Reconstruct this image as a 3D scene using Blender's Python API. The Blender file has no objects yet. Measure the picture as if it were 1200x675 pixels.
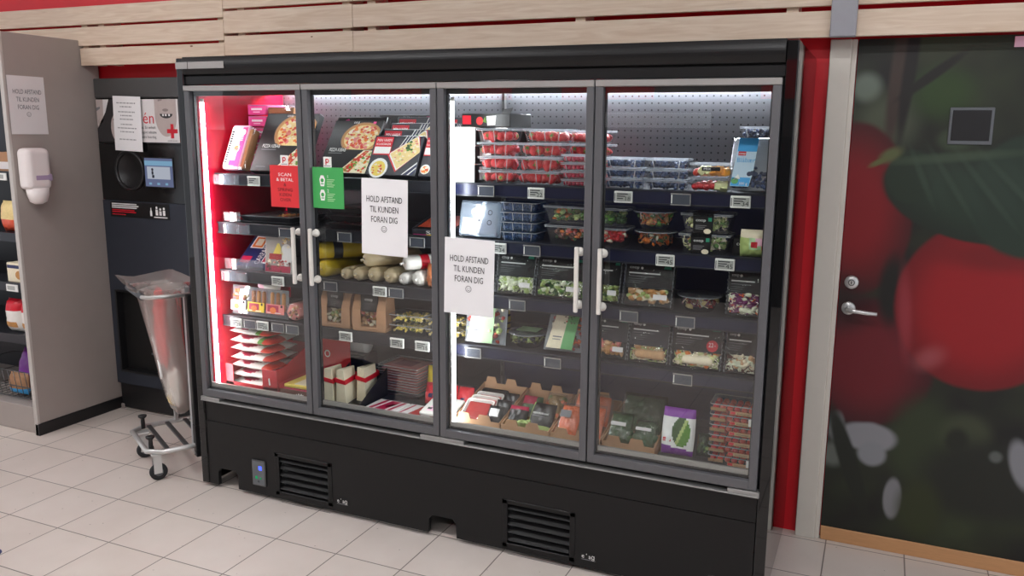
import bpy, bmesh, math, random
from mathutils import Matrix, Vector
PI = math.pi
sc = bpy.context.scene
COL = sc.collection
rnd = random.Random(7)

# ---------------------------------------------------------------- camera, world, lamps
cam_d = bpy.data.cameras.new('camera')
cam = bpy.data.objects.new('camera', cam_d); COL.objects.link(cam)
cam.location = (2.8146, -2.7482, 1.6628)
cam.rotation_mode = 'XYZ'
cam.rotation_euler = (1.392444, -0.012576, 0.397097)
cam_d.sensor_fit = 'HORIZONTAL'; cam_d.sensor_width = 36.0
cam_d.lens = 954.533 / 1200 * 36.0
cam_d.shift_x = -32.538 / 1200; cam_d.shift_y = -8.967 / 1200
cam_d.clip_start = 0.02
sc.camera = cam
sc.view_settings.view_transform = 'Standard'; sc.view_settings.look = 'None'
sc.view_settings.gamma = 1.0; sc.view_settings.use_curve_mapping = False
sc.view_settings.exposure = 0.32
sc.cycles.transparent_max_bounces = 40
sc.cycles.max_bounces = 10
sc.cycles.diffuse_bounces = 4; sc.cycles.glossy_bounces = 4
sc.cycles.caustics_reflective = False; sc.cycles.caustics_refractive = False
sc.cycles.sample_clamp_indirect = 6.0
W = bpy.data.worlds.new('store_ambience'); sc.world = W; W.use_nodes = True
W.node_tree.nodes['Background'].inputs[0].default_value = (0.90, 0.93, 1.0, 1)
W.node_tree.nodes['Background'].inputs[1].default_value = 0.7
LAMP_STRENGTH = 40.0        # ceiling lamp strips of the store
LED_STRENGTH = 44.0         # upright light tubes of the refrigerator
TOP_LED_STRENGTH = 230.0     # light strip over the top shelf

# ---------------------------------------------------------------- materials
def lin(c):
    return tuple((v / 12.92 if v <= 0.04045 else ((v + 0.055) / 1.055) ** 2.4) for v in (x / 255.0 for x in c))
MATS = {}
def mk(name, rgb, rough=0.5, metal=0.0, nz=0.08, scale=30.0, bump=0.0, coat=0.0, stretch=None, spec=0.5):
    m = bpy.data.materials.new(name); m.use_nodes = True
    nt = m.node_tree; b = nt.nodes['Principled BSDF']
    c = lin(rgb)
    b.inputs['Roughness'].default_value = rough; b.inputs['Metallic'].default_value = metal
    b.inputs['Coat Weight'].default_value = coat
    b.inputs['Specular IOR Level'].default_value = spec
    b.inputs['Base Color'].default_value = (*c, 1)
    if nz or bump:
        tc = nt.nodes.new('ShaderNodeTexCoord'); no = nt.nodes.new('ShaderNodeTexNoise')
        no.inputs['Scale'].default_value = scale; no.inputs['Detail'].default_value = 4
        src = tc.outputs['Object']
        if stretch:
            mp = nt.nodes.new('ShaderNodeMapping'); mp.inputs['Scale'].default_value = stretch
            nt.links.new(src, mp.inputs[0]); src = mp.outputs[0]
        nt.links.new(src, no.inputs['Vector'])
        if nz:
            mx = nt.nodes.new('ShaderNodeMix'); mx.data_type = 'RGBA'
            mx.inputs[6].default_value = (*[v * (1 - nz) for v in c], 1)
            mx.inputs[7].default_value = (*[min(1, v * (1 + nz)) for v in c], 1)
            nt.links.new(no.outputs['Fac'], mx.inputs[0]); nt.links.new(mx.outputs[2], b.inputs['Base Color'])
        if bump:
            bp = nt.nodes.new('ShaderNodeBump'); bp.inputs['Strength'].default_value = bump
            bp.inputs['Distance'].default_value = 0.01
            nt.links.new(no.outputs['Fac'], bp.inputs['Height']); nt.links.new(bp.outputs[0], b.inputs['Normal'])
    MATS[name] = m
    return m
def emit(name, rgb, s):
    m = bpy.data.materials.new(name); m.use_nodes = True; nt = m.node_tree; nt.nodes.clear()
    o = nt.nodes.new('ShaderNodeOutputMaterial'); e = nt.nodes.new('ShaderNodeEmission')
    e.inputs[0].default_value = (*lin(rgb), 1); e.inputs[1].default_value = s
    nt.links.new(e.outputs[0], o.inputs[0]); MATS[name] = m
def clear(name, f0=0.06, tint=(255, 255, 255), haze=0.0, rough=0.03, bump=0.0, hz=(240, 240, 240), scale=40, power=5.0):
    """thin clear plastic or glass: mirror reflection by angle on the near face, the rest passes straight through"""
    m = bpy.data.materials.new(name); m.use_nodes = True; nt = m.node_tree; nt.nodes.clear(); N = nt.nodes.new; K = nt.links.new
    o = N('ShaderNodeOutputMaterial'); tr = N('ShaderNodeBsdfTransparent'); gl = N('ShaderNodeBsdfAnisotropic')
    tr.inputs[0].default_value = (*lin(tint), 1); gl.inputs['Roughness'].default_value = rough
    lw = N('ShaderNodeLayerWeight'); lw.inputs[0].default_value = 0.5
    pw = N('ShaderNodeMath'); pw.operation = 'POWER'; pw.inputs[1].default_value = power; K(lw.outputs['Facing'], pw.inputs[0])
    ml = N('ShaderNodeMath'); ml.operation = 'MULTIPLY_ADD'; ml.inputs[1].default_value = 1 - f0; ml.inputs[2].default_value = f0; K(pw.outputs[0], ml.inputs[0])
    ge = N('ShaderNodeNewGeometry')
    iv = N('ShaderNodeMath'); iv.operation = 'SUBTRACT'; iv.inputs[0].default_value = 1; K(ge.outputs['Backfacing'], iv.inputs[1])
    fm = N('ShaderNodeMath'); fm.operation = 'MULTIPLY'; K(ml.outputs[0], fm.inputs[0]); K(iv.outputs[0], fm.inputs[1])
    if bump:
        no = N('ShaderNodeTexNoise'); no.inputs['Scale'].default_value = scale; no.inputs['Detail'].default_value = 3
        tc = N('ShaderNodeTexCoord'); K(tc.outputs['Object'], no.inputs['Vector'])
        bp = N('ShaderNodeBump'); bp.inputs['Strength'].default_value = bump; bp.inputs['Distance'].default_value = 0.01
        K(no.outputs['Fac'], bp.inputs['Height']); K(bp.outputs[0], gl.inputs['Normal'])
    base = tr.outputs[0]
    if haze:
        df = N('ShaderNodeBsdfDiffuse'); df.inputs[0].default_value = (*lin(hz), 1)
        tl = N('ShaderNodeBsdfTranslucent'); tl.inputs[0].default_value = (*lin(hz), 1)
        ad = N('ShaderNodeMixShader'); ad.inputs[0].default_value = 0.4; K(df.outputs[0], ad.inputs[1]); K(tl.outputs[0], ad.inputs[2])
        mh = N('ShaderNodeMixShader'); mh.inputs[0].default_value = haze; K(tr.outputs[0], mh.inputs[1]); K(ad.outputs[0], mh.inputs[2])
        base = mh.outputs[0]
    mx = N('ShaderNodeMixShader'); K(fm.outputs[0], mx.inputs[0]); K(base, mx.inputs[1]); K(gl.outputs[0], mx.inputs[2])
    K(mx.outputs[0], o.inputs[0]); MATS[name] = m

mk('black_metal', (19, 19, 20), 0.38, 0, 0.1, 60, 0.02, spec=0.32)
mk('black_gloss', (17, 17, 18), 0.12, 0, 0.05, 40)
mk('black_side', (16, 16, 17), 0.02, 0, 0.0)
mk('black_deep', (8, 8, 9), 0.6, 0, 0.0)
mk('black_card', (15, 15, 17), 0.35, 0, 0.1, 25)
mk('black_plastic', (24, 24, 26), 0.4, 0, 0.08, 30)
mk('rubber', (34, 35, 38), 0.7, 0, 0.1, 40)
mk('frame_grey', (94, 94, 97), 0.42, 0.15, 0.05, 80)
mk('rail_grey', (164, 161, 158), 0.35, 0.35, 0.05, 60)
mk('sill_grey', (150, 150, 148), 0.35, 0.4, 0.06, 60)
mk('interior_grey', (150, 152, 156), 0.4, 0.2, 0.04, 30)
mk('interior_dark', (38, 38, 44), 0.4, 0.1, 0.08, 30)
mk('navy_metal', (24, 30, 72), 0.4, 0.1, 0.08, 30)
mk('shelf_grey', (46, 47, 53), 0.35, 0.3, 0.06, 40)
mk('rail_dark', (36, 37, 44), 0.3, 0.15, 0.06, 40)
mk('rail_navy', (27, 31, 58), 0.3, 0.15, 0.06, 40)
mk('red_liner', (196, 16, 44), 0.16, 0, 0.04, 20)
mk('red_wall', (216, 16, 34), 0.45, 0, 0.05, 8)
mk('white_handle', (222, 218, 210), 0.35, 0, 0.03, 40)
mk('steel', (206, 206, 204), 0.28, 0.55, 0.06, 40)
mk('steel_dark', (92, 92, 92), 0.35, 0.5, 0.08, 40)
mk('galvanised', (204, 206, 208), 0.38, 0.45, 0.1, 60)
mk('post_grey', (150, 150, 156), 0.5, 0.1, 0.05, 30)
mk('trim_white', (206, 200, 190), 0.45, 0, 0.03, 20)
mk('panel_grey', (164, 154, 148), 0.55, 0, 0.04, 12)
mk('edge_light', (196, 190, 184), 0.4, 0.1, 0.04, 30)
mk('machine_grey', (76, 75, 75), 0.45, 0.1, 0.05, 30)
mk('machine_blue', (50, 55, 66), 0.4, 0.15, 0.06, 30)
mk('paper', (240, 239, 240), 0.8, 0, 0.02, 8, 0.05)
mk('paper_dim', (226, 222, 222), 0.8, 0, 0.02, 8)
mk('ink', (36, 36, 40), 0.7, 0, 0.0)
mk('ink_grey', (120, 120, 124), 0.7, 0, 0.0)
mk('print_white', (240, 240, 238), 0.5, 0, 0.0)
mk('print_red', (206, 20, 42), 0.45, 0, 0.04, 40)
mk('card_red', (222, 48, 54), 0.5, 0, 0.03, 20)
mk('card_red_ink', (90, 16, 20), 0.5, 0, 0.0)
mk('card_green', (66, 168, 88), 0.5, 0, 0.03, 20)
mk('print_pink', (236, 70, 150), 0.4, 0, 0.05, 30)
mk('print_pale_pink', (250, 196, 218), 0.4, 0, 0.05, 30)
mk('print_crimson', (178, 28, 70), 0.4, 0, 0.05, 30)
mk('print_blue', (58, 160, 222), 0.4, 0, 0.06, 30)
mk('print_pale_blue', (196, 220, 238), 0.4, 0, 0.05, 30)
mk('print_navy', (28, 38, 88), 0.4, 0, 0.05, 30)
mk('print_purple', (130, 44, 160), 0.4, 0, 0.06, 30)
mk('print_green', (92, 170, 96), 0.4, 0, 0.06, 30)
mk('print_pale_green', (186, 222, 172), 0.4, 0, 0.05, 30)
mk('print_yellow', (238, 206, 40), 0.4, 0, 0.06, 30)
mk('print_teal', (36, 140, 110), 0.4, 0, 0.05, 30)
mk('slate', (50, 50, 58), 0.4, 0, 0.06, 30)
mk('cream', (242, 230, 202), 0.6, 0, 0.12, 90)
mk('crust', (198, 142, 82), 0.6, 0, 0.2, 80)
mk('cheese', (240, 212, 148), 0.55, 0, 0.2, 90)
mk('tomato', (206, 58, 34), 0.4, 0, 0.15, 60)
mk('orange_bit', (232, 122, 40), 0.45, 0, 0.15, 60)
mk('herb', (88, 142, 46), 0.5, 0, 0.25, 70)
mk('leaf_dark', (48, 84, 36), 0.5, 0, 0.25, 70)
mk('leaf_pale', (176, 196, 120), 0.5, 0, 0.2, 70)
mk('cabbage_white', (228, 232, 206), 0.5, 0, 0.1, 70)
mk('cabbage_purple', (122, 52, 104), 0.45, 0, 0.2, 70)
mk('salami', (172, 52, 50), 0.45, 0, 0.3, 120)
mk('pink_meat', (226, 130, 124), 0.4, 0, 0.15, 80)
mk('chicken', (206, 162, 118), 0.5, 0, 0.25, 80)
mk('bread_brown', (170, 112, 64), 0.7, 0, 0.3, 120, 0.2)
mk('rye_brown', (120, 76, 44), 0.7, 0, 0.3, 120, 0.2)
mk('bean_brown', (96, 52, 40), 0.5, 0, 0.3, 80)
mk('pasta_yellow', (240, 212, 96), 0.5, 0, 0.15, 90)
mk('sausage_skin', (206, 186, 150), 0.38, 0, 0.1, 50, 0.1)
mk('sausage_yellow', (206, 176, 48), 0.35, 0, 0.12, 40, 0.08)
mk('sausage_white', (236, 232, 226), 0.3, 0, 0.05, 40, 0.06)
mk('kraft', (176, 132, 98), 0.75, 0, 0.08, 40, 0.15)
mk('kraft_dark', (150, 112, 80), 0.8, 0, 0.1, 40, 0.1)
mk('cardboard', (186, 142, 104), 0.8, 0, 0.07, 40, 0.05)
mk('box_red', (196, 30, 44), 0.5, 0, 0.05, 30)
mk('white_pack', (236, 232, 226), 0.35, 0, 0.05, 30, 0.1)
mk('strawberry', (206, 34, 42), 0.3, 0, 0.18, 160, 0.25)
mk('raspberry', (196, 30, 70), 0.4, 0, 0.2, 160, 0.3)
mk('blueberry', (62, 80, 122), 0.55, 0, 0.3, 60)
mk('blueberry_dark', (46, 54, 84), 0.5, 0, 0.3, 60)
mk('melon', (240, 160, 62), 0.4, 0, 0.12, 60)
mk('melon_pale', (226, 226, 168), 0.4, 0, 0.1, 60)
mk('carrot', (236, 110, 46), 0.4, 0, 0.12, 60)
mk('potato_brown', (176, 140, 84), 0.6, 0, 0.2, 60)
mk('broccoli', (58, 88, 56), 0.6, 0, 0.3, 60, 0.3)
mk('salmon', (226, 92, 62), 0.35, 0, 0.15, 60)
mk('net_orange', (202, 118, 72), 0.35, 0, 0.3, 90, 0.3)
mk('olive', (128, 132, 70), 0.5, 0, 0.3, 60)
mk('lcd', (168, 170, 166), 0.4, 0, 0.04, 60)
mk('tag_white', (236, 236, 232), 0.4, 0, 0.02, 60)
mk('tag_clear_dark', (78, 82, 92), 0.2, 0.1, 0.05, 60)
mk('hair_dark', (44, 42, 44), 0.6, 0, 0.2, 60)
mk('skin_print', (186, 172, 168), 0.6, 0, 0.08, 30)
mk('skin_shade', (140, 126, 124), 0.6, 0, 0.08, 30)
mk('ceiling_white', (206, 206, 204), 0.8, 0, 0.03, 4)
mk('far_wall', (120, 116, 114), 0.7, 0, 0.05, 3)
mk('far_shelf', (52, 52, 56), 0.6, 0, 0.2, 6)
mk('lilac', (176, 156, 186), 0.4, 0, 0.04, 30)
mk('dispenser', (236, 228, 226), 0.35, 0, 0.02, 30)
mk('pad_grey', (96, 100, 104), 0.5, 0, 0.05, 30)
mk('threshold', (196, 146, 100), 0.6, 0, 0.12, 20, 0.05, stretch=(1, 8, 8))
mk('knob_black', (20, 20, 22), 0.45, 0, 0.05, 40)
mk('bag_red', (222, 64, 66), 0.4, 0, 0.08, 30, 0.2)
emit('led', (248, 250, 255), LED_STRENGTH)
emit('front_led', (248, 250, 255), 14.0)
emit('top_led', (244, 248, 255), TOP_LED_STRENGTH)
emit('store_lamp', (252, 251, 253), LAMP_STRENGTH)
emit('screen', (128, 138, 176), 0.42)
emit('screen_bar', (140, 184, 216), 0.55)
emit('screen_icon', (196, 202, 216), 0.55)
emit('blue_digit', (70, 90, 255), 2.0)
emit('green_lamp', (40, 150, 90), 0.8)
emit('counter_led', (255, 252, 246), 9.0)
clear('door_glass', 0.10, (250, 252, 251), rough=0.0)
clear('clear_plastic', 0.05, (250, 251, 252), haze=0.03, rough=0.06, power=3.0)
clear('rim_plastic', 0.12, (245, 247, 250), haze=0.42, rough=0.1, hz=(226, 230, 236), power=3.0)
clear('film', 0.045, (252, 252, 252), haze=0.0, rough=0.05, bump=0.9, scale=22, power=4.0)
clear('film_haze', 0.08, (250, 250, 250), haze=0.07, rough=0.1, bump=0.6, scale=26, power=3.0)
clear('bag_plastic', 0.06, (252, 250, 248), haze=0.36, rough=0.2, bump=0.8, hz=(238, 232, 226), scale=14, power=3.0)
clear('tag_clear', 0.14, (236, 240, 246), haze=0.12, rough=0.06)
clear('glare_clear', 0.10, (226, 236, 246), haze=0.34, rough=0.08, bump=0.3, hz=(206, 218, 232), power=3.0)  # pale haze puts the glare into the shell of the clear clamshell
clear('blue_clear', 0.08, (188, 212, 236), haze=0.08, rough=0.06, hz=(120, 170, 220), power=3.0)
clear('green_film', 0.10, (206, 222, 196), haze=0.14, rough=0.1, bump=0.6, hz=(96, 130, 84), power=3.0)

# wood boards with grain
def wood(name, a, b_):
    m = bpy.data.materials.new(name); m.use_nodes = True; nt = m.node_tree; b = nt.nodes['Principled BSDF']; N = nt.nodes.new; K = nt.links.new
    tc = N('ShaderNodeTexCoord'); mp = N('ShaderNodeMapping'); mp.inputs['Scale'].default_value = (1.2, 9, 16)
    no = N('ShaderNodeTexNoise'); no.inputs['Scale'].default_value = 3.0; no.inputs['Detail'].default_value = 8; no.inputs['Distortion'].default_value = 1.4
    K(tc.outputs['Object'], mp.inputs[0]); K(mp.outputs[0], no.inputs['Vector'])
    r = N('ShaderNodeValToRGB'); r.color_ramp.elements[0].position = 0.3; r.color_ramp.elements[1].position = 0.72
    r.color_ramp.elements[0].color = (*lin(b_), 1); r.color_ramp.elements[1].color = (*lin(a), 1)
    K(no.outputs['Fac'], r.inputs[0])
    vo = N('ShaderNodeTexVoronoi'); vo.inputs['Scale'].default_value = 3.1; mk2 = N('ShaderNodeMapping'); mk2.inputs['Scale'].default_value = (1, 1, 2.4)
    K(tc.outputs['Object'], mk2.inputs[0]); K(mk2.outputs[0], vo.inputs['Vector'])
    k = N('ShaderNodeMath'); k.operation = 'LESS_THAN'; k.inputs[1].default_value = 0.035; K(vo.outputs['Distance'], k.inputs[0])
    mx = N('ShaderNodeMix'); mx.data_type = 'RGBA'; mx.inputs[7].default_value = (*lin((128, 92, 62)), 1)
    K(k.outputs[0], mx.inputs[0]); K(r.outputs[0], mx.inputs[6]); K(mx.outputs[2], b.inputs['Base Color'])
    b.inputs['Roughness'].default_value = 0.55; MATS[name] = m
wood('pine', (226, 208, 188), (208, 184, 160))

# square floor tiles, grey grout, small specks
def tiles():
    m = bpy.data.materials.new('floor_tiles'); m.use_nodes = True; nt = m.node_tree; b = nt.nodes['Principled BSDF']; N = nt.nodes.new; K = nt.links.new
    tc = N('ShaderNodeTexCoord'); sx = N('ShaderNodeSeparateXYZ'); K(tc.outputs['Object'], sx.inputs[0])
    S = 0.2994
    def edge(out, o):
        a = N('ShaderNodeMath'); a.operation = 'SUBTRACT'; a.inputs[1].default_value = o; K(out, a.inputs[0])
        d = N('ShaderNodeMath'); d.operation = 'DIVIDE'; d.inputs[1].default_value = S; K(a.outputs[0], d.inputs[0])
        p = N('ShaderNodeMath'); p.operation = 'PINGPONG'; p.inputs[1].default_value = 0.5; K(d.outputs[0], p.inputs[0])
        return p.outputs[0], d.outputs[0]
    ex, ux = edge(sx.outputs['X'], -1.1764); ey, uy = edge(sx.outputs['Y'], 0.3188)
    mn = N('ShaderNodeMath'); mn.operation = 'MINIMUM'; K(ex, mn.inputs[0]); K(ey, mn.inputs[1])
    g = N('ShaderNodeMapRange'); g.inputs[1].default_value = 0.005; g.inputs[2].default_value = 0.010; K(mn.outputs[0], g.inputs[0])
    fl = []
    for u in (ux, uy):
        f = N('ShaderNodeMath'); f.operation = 'FLOOR'; K(u, f.inputs[0]); fl.append(f.outputs[0])
    cv = N('ShaderNodeCombineXYZ'); K(fl[0], cv.inputs[0]); K(fl[1], cv.inputs[1])
    wn = N('ShaderNodeTexWhiteNoise'); K(cv.outputs[0], wn.inputs['Vector'])
    no = N('ShaderNodeTexNoise'); no.inputs['Scale'].default_value = 5; no.inputs['Detail'].default_value = 6; K(tc.outputs['Object'], no.inputs['Vector'])
    ad = N('ShaderNodeMath'); ad.operation = 'MULTIPLY_ADD'; ad.inputs[1].default_value = 0.35; K(wn.outputs['Value'], ad.inputs[0]); K(no.outputs['Fac'], ad.inputs[2])
    mx = N('ShaderNodeMix'); mx.data_type = 'RGBA'; mx.inputs[6].default_value = (*lin((206, 194, 184)), 1); mx.inputs[7].default_value = (*lin((222, 212, 204)), 1)
    K(ad.outputs[0], mx.inputs[0])
    vo = N('ShaderNodeTexVoronoi'); vo.inputs['Scale'].default_value = 22; K(tc.outputs['Object'], vo.inputs['Vector'])
    sp = N('ShaderNodeMath'); sp.operation = 'LESS_THAN'; sp.inputs[1].default_value = 0.07; K(vo.outputs['Distance'], sp.inputs[0])
    wn2 = N('ShaderNodeSeparateColor'); K(vo.outputs['Color'], wn2.inputs[0])
    th = N('ShaderNodeMath'); th.operation = 'GREATER_THAN'; th.inputs[1].default_value = 0.55; K(wn2.outputs[0], th.inputs[0])
    s2 = N('ShaderNodeMath'); s2.operation = 'MULTIPLY'; K(sp.outputs[0], s2.inputs[0]); K(th.outputs[0], s2.inputs[1])
    s3 = N('ShaderNodeMath'); s3.operation = 'MULTIPLY'; s3.inputs[1].default_value = 0.55; K(s2.outputs[0], s3.inputs[0])
    m2 = N('ShaderNodeMix'); m2.data_type = 'RGBA'; m2.inputs[7].default_value = (*lin((120, 106, 98)), 1); K(s3.outputs[0], m2.inputs[0]); K(mx.outputs[2], m2.inputs[6])
    m3 = N('ShaderNodeMix'); m3.data_type = 'RGBA'; m3.inputs[6].default_value = (*lin((118, 108, 102)), 1); K(g.outputs[0], m3.inputs[0]); K(m2.outputs[2], m3.inputs[7])
    K(m3.outputs[2], b.inputs['Base Color'])
    bp = N('ShaderNodeBump'); bp.inputs['Strength'].default_value = 0.4; bp.inputs['Distance'].default_value = 0.002; K(g.outputs[0], bp.inputs['Height']); K(bp.outputs[0], b.inputs['Normal'])
    b.inputs['Roughness'].default_value = 0.38; MATS['floor_tiles'] = m
tiles()

# perforated metal: dark round holes on a 28 mm grid
def perforated():
    m = bpy.data.materials.new('perforated_metal'); m.use_nodes = True; nt = m.node_tree; b = nt.nodes['Principled BSDF']; N = nt.nodes.new; K = nt.links.new
    tc = N('ShaderNodeTexCoord'); sx = N('ShaderNodeSeparateXYZ'); K(tc.outputs['Object'], sx.inputs[0])
    v = []
    for out, o in ((sx.outputs['X'], 0.012), (sx.outputs['Z'], 1.819)):
        a = N('ShaderNodeMath'); a.operation = 'SUBTRACT'; a.inputs[1].default_value = o; K(out, a.inputs[0])
        d = N('ShaderNodeMath'); d.operation = 'PINGPONG'; d.inputs[1].default_value = 0.014; K(a.outputs[0], d.inputs[0])
        q = N('ShaderNodeMath'); q.operation = 'MULTIPLY'; K(d.outputs[0], q.inputs[0]); K(d.outputs[0], q.inputs[1]); v.append(q.outputs[0])
    s = N('ShaderNodeMath'); s.operation = 'ADD'; K(v[0], s.inputs[0]); K(v[1], s.inputs[1])
    t = N('ShaderNodeMath'); t.operation = 'LESS_THAN'; t.inputs[1].default_value = 0.0036 ** 2; K(s.outputs[0], t.inputs[0])
    mx = N('ShaderNodeMix'); mx.data_type = 'RGBA'; mx.inputs[6].default_value = (*lin((92, 92, 97)), 1); mx.inputs[7].default_value = (*lin((22, 22, 24)), 1)
    K(t.outputs[0], mx.inputs[0]); K(mx.outputs[2], b.inputs['Base Color'])
    b.inputs['Roughness'].default_value = 0.4; b.inputs['Metallic'].default_value = 0.2; MATS['perforated_metal'] = m
perforated()

# the printed apple picture of the door: soft-edged patches of ink, in metres from the leaf's lower left corner
def mural():
    m = bpy.data.materials.new('apple_print'); m.use_nodes = True; nt = m.node_tree; b = nt.nodes['Principled BSDF']; N = nt.nodes.new; K = nt.links.new
    tc = N('ShaderNodeTexCoord'); sx = N('ShaderNodeSeparateXYZ'); K(tc.outputs['Object'], sx.inputs[0])
    X, Z = sx.outputs['X'], sx.outputs['Z']
    wob = N('ShaderNodeTexNoise'); wob.inputs['Scale'].default_value = 5.0; wob.inputs['Detail'].default_value = 2; K(tc.outputs['Object'], wob.inputs['Vector'])
    def mth(op, a, c=None, d=None):
        n = N('ShaderNodeMath'); n.operation = op
        for i, q in enumerate((a, c, d)):
            if q is None: continue
            if isinstance(q, (int, float)): n.inputs[i].default_value = q
            else: K(q, n.inputs[i])
        return n.outputs[0]
    bgn = N('ShaderNodeTexNoise'); bgn.inputs['Scale'].default_value = 3.2; K(tc.outputs['Object'], bgn.inputs['Vector'])
    r = N('ShaderNodeValToRGB'); r.color_ramp.elements[0].position = 0.4; r.color_ramp.elements[1].position = 0.75
    r.color_ramp.elements[0].color = (*lin((24, 26, 22)), 1); r.color_ramp.elements[1].color = (*lin((66, 78, 48)), 1); K(bgn.outputs['Fac'], r.inputs[0])
    cur = r.outputs[0]
    def ell(cx, cz, rx, rz, col, soft=0.25, rot=0.0, op=1.0, wb=0.0, col2=None, inner=0.0):
        nonlocal cur
        dx = mth('SUBTRACT', X, cx); dz = mth('SUBTRACT', Z, cz)
        if rot:
            c, s = math.cos(rot), math.sin(rot)
            ux = mth('ADD', mth('MULTIPLY', dx, c), mth('MULTIPLY', dz, s)); uz = mth('SUBTRACT', mth('MULTIPLY', dz, c), mth('MULTIPLY', dx, s))
            dx, dz = ux, uz
        a = mth('DIVIDE', dx, rx); c_ = mth('DIVIDE', dz, rz)
        d = mth('SQRT', mth('ADD', mth('MULTIPLY', a, a), mth('MULTIPLY', c_, c_)))
        if wb: d = mth('ADD', d, mth('MULTIPLY', mth('SUBTRACT', wob.outputs['Fac'], 0.5), wb))
        g = N('ShaderNodeMapRange'); g.interpolation_type = 'SMOOTHSTEP'; g.inputs[1].default_value = 1 + soft / 2; g.inputs[2].default_value = 1 - soft / 2
        K(d, g.inputs[0]); fac = mth('MULTIPLY', g.outputs[0], op)
        mx = N('ShaderNodeMix'); mx.data_type = 'RGBA'; K(fac, mx.inputs[0]); K(cur, mx.inputs[6])
        if col2:
            g2 = N('ShaderNodeMapRange'); g2.interpolation_type = 'SMOOTHSTEP'; g2.inputs[1].default_value = inner; g2.inputs[2].default_value = 1.05; K(d, g2.inputs[0])
            m2 = N('ShaderNodeMix'); m2.data_type = 'RGBA'; m2.inputs[6].default_value = (*lin(col), 1); m2.inputs[7].default_value = (*lin(col2), 1); K(g2.outputs[0], m2.inputs[0])
            K(m2.outputs[2], mx.inputs[7])
        else: mx.inputs[7].default_value = (*lin(col), 1)
        cur = mx.outputs[2]
    ell(0.04, 1.79, 0.05, 0.05, (160, 176, 160), 1.0, op=0.8)
    ell(0.12, 1.66, 0.10, 0.10, (128, 140, 112), 1.2, op=0.6)
    ell(0.30, 1.77, 0.10, 0.09, (62, 96, 38), 1.2, op=0.8)
    ell(0.30, 1.95, 0.16, 0.08, (84, 92, 62), 1.4, op=0.6)
    ell(0.15, 1.86, 0.030, 0.30, (84, 66, 58), 0.7, rot=-0.06)
    ell(0.185, 1.86, 0.022, 0.28, (30, 24, 22), 0.8, rot=-0.06)
    ell(0.26, 1.83, 0.018, 0.13, (30, 28, 22), 0.8, rot=-0.9)
    ell(0.035, 1.33, 0.205, 0.335, (172, 30, 40), 0.10, rot=0.10, wb=0.06, col2=(96, 18, 24), inner=0.35)
    ell(0.126, 0.72, 0.240, 0.262, (140, 26, 42), 0.12, wb=0.05, col2=(84, 16, 28), inner=0.4)
    ell(0.02, 0.95, 0.10, 0.10, (60, 16, 24), 1.2, op=0.7)
    ell(0.19, 1.02, 0.045, 0.13, (22, 24, 18), 0.8)
    ell(0.510, 0.985, 0.305, 0.325, (202, 36, 44), 0.07, wb=0.05, col2=(150, 22, 32), inner=0.5)
    ell(0.245, 0.93, 0.022, 0.15, (214, 84, 96), 1.5, rot=0.1, op=0.6)
    ell(0.345, 0.765, 0.050, 0.034, (226, 120, 126), 1.9, rot=0.6, op=0.6)
    ell(0.53, 1.17, 0.17, 0.05, (140, 24, 28), 1.3, op=0.7)
    # the leaf: broad dark blade with a pale midrib and side veins
    ell(0.42, 1.385, 0.30, 0.155, (50, 72, 54), 0.10, rot=-0.25, wb=0.10, col2=(36, 52, 38), inner=0.3)
    ell(0.62, 1.40, 0.20, 0.225, (48, 70, 54), 0.12, wb=0.08)
    ell(0.22, 1.46, 0.085, 0.10, (46, 66, 48), 0.2)
    ell(0.36, 1.535, 0.20, 0.016, (96, 118, 90), 1.4, rot=0.10, op=0.7)
    for (vx, vz, rl, ro) in ((0.26, 1.46, 0.09, -1.15), (0.36, 1.44, 0.12, -1.0), (0.47, 1.43, 0.15, -0.9), (0.58, 1.42, 0.17, -0.8)):
        ell(vx, vz, rl, 0.010, (90, 114, 94), 1.6, rot=ro, op=0.45)
        ell(vx + 0.05, vz - 0.01, rl, 0.026, (70, 94, 78), 1.5, rot=ro, op=0.35)
    ell(0.36, 1.60, 0.05, 0.035, (96, 116, 86), 1.2, op=0.8)
    ell(0.145, 1.54, 0.040, 0.022, (122, 132, 84), 1.1, rot=0.5)
    ell(0.105, 1.512, 0.035, 0.010, (128, 132, 78), 1.2, rot=0.5)
    # the lower part: pale gaps and dull leaves
    ell(0.355, 0.42, 0.13, 0.18, (60, 74, 44), 0.7, wb=0.2)
    ell(0.50, 0.47, 0.085, 0.09, (86, 96, 68), 0.8, op=0.8)
    ell(0.47, 0.45, 0.04, 0.05, (36, 42, 26), 0.9)
    ell(0.60, 0.30, 0.24, 0.16, (38, 44, 34), 0.6, wb=0.1)
    ell(0.15, 0.415, 0.105, 0.062, (186, 186, 192), 0.35, wb=0.5)
    ell(0.17, 0.345, 0.052, 0.05, (180, 182, 188), 0.5, wb=0.3)
    ell(0.03, 0.44, 0.03, 0.06, (160, 164, 164), 0.7)
    ell(0.025, 0.32, 0.045, 0.05, (130, 136, 128), 0.9)
    ell(0.085, 0.30, 0.035, 0.24, (34, 42, 30), 0.5, rot=0.35)
    ell(0.262, 0.17, 0.034, 0.085, (172, 172, 176), 0.4)
    ell(0.36, 0.14, 0.08, 0.12, (62, 72, 34), 0.8, op=0.9)
    ell(0.70, 0.385, 0.042, 0.10, (176, 178, 184), 0.5, rot=0.3)
    ell(0.608, 0.405, 0.022, 0.022, (120, 126, 122), 0.9)
    hs = N('ShaderNodeHueSaturation'); hs.inputs['Value'].default_value = 0.47; hs.inputs['Saturation'].default_value = 1.02; K(cur, hs.inputs['Color']); K(hs.outputs[0], b.inputs['Base Color']); b.inputs['Roughness'].default_value = 0.5; MATS['apple_print'] = m
mural()

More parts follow.
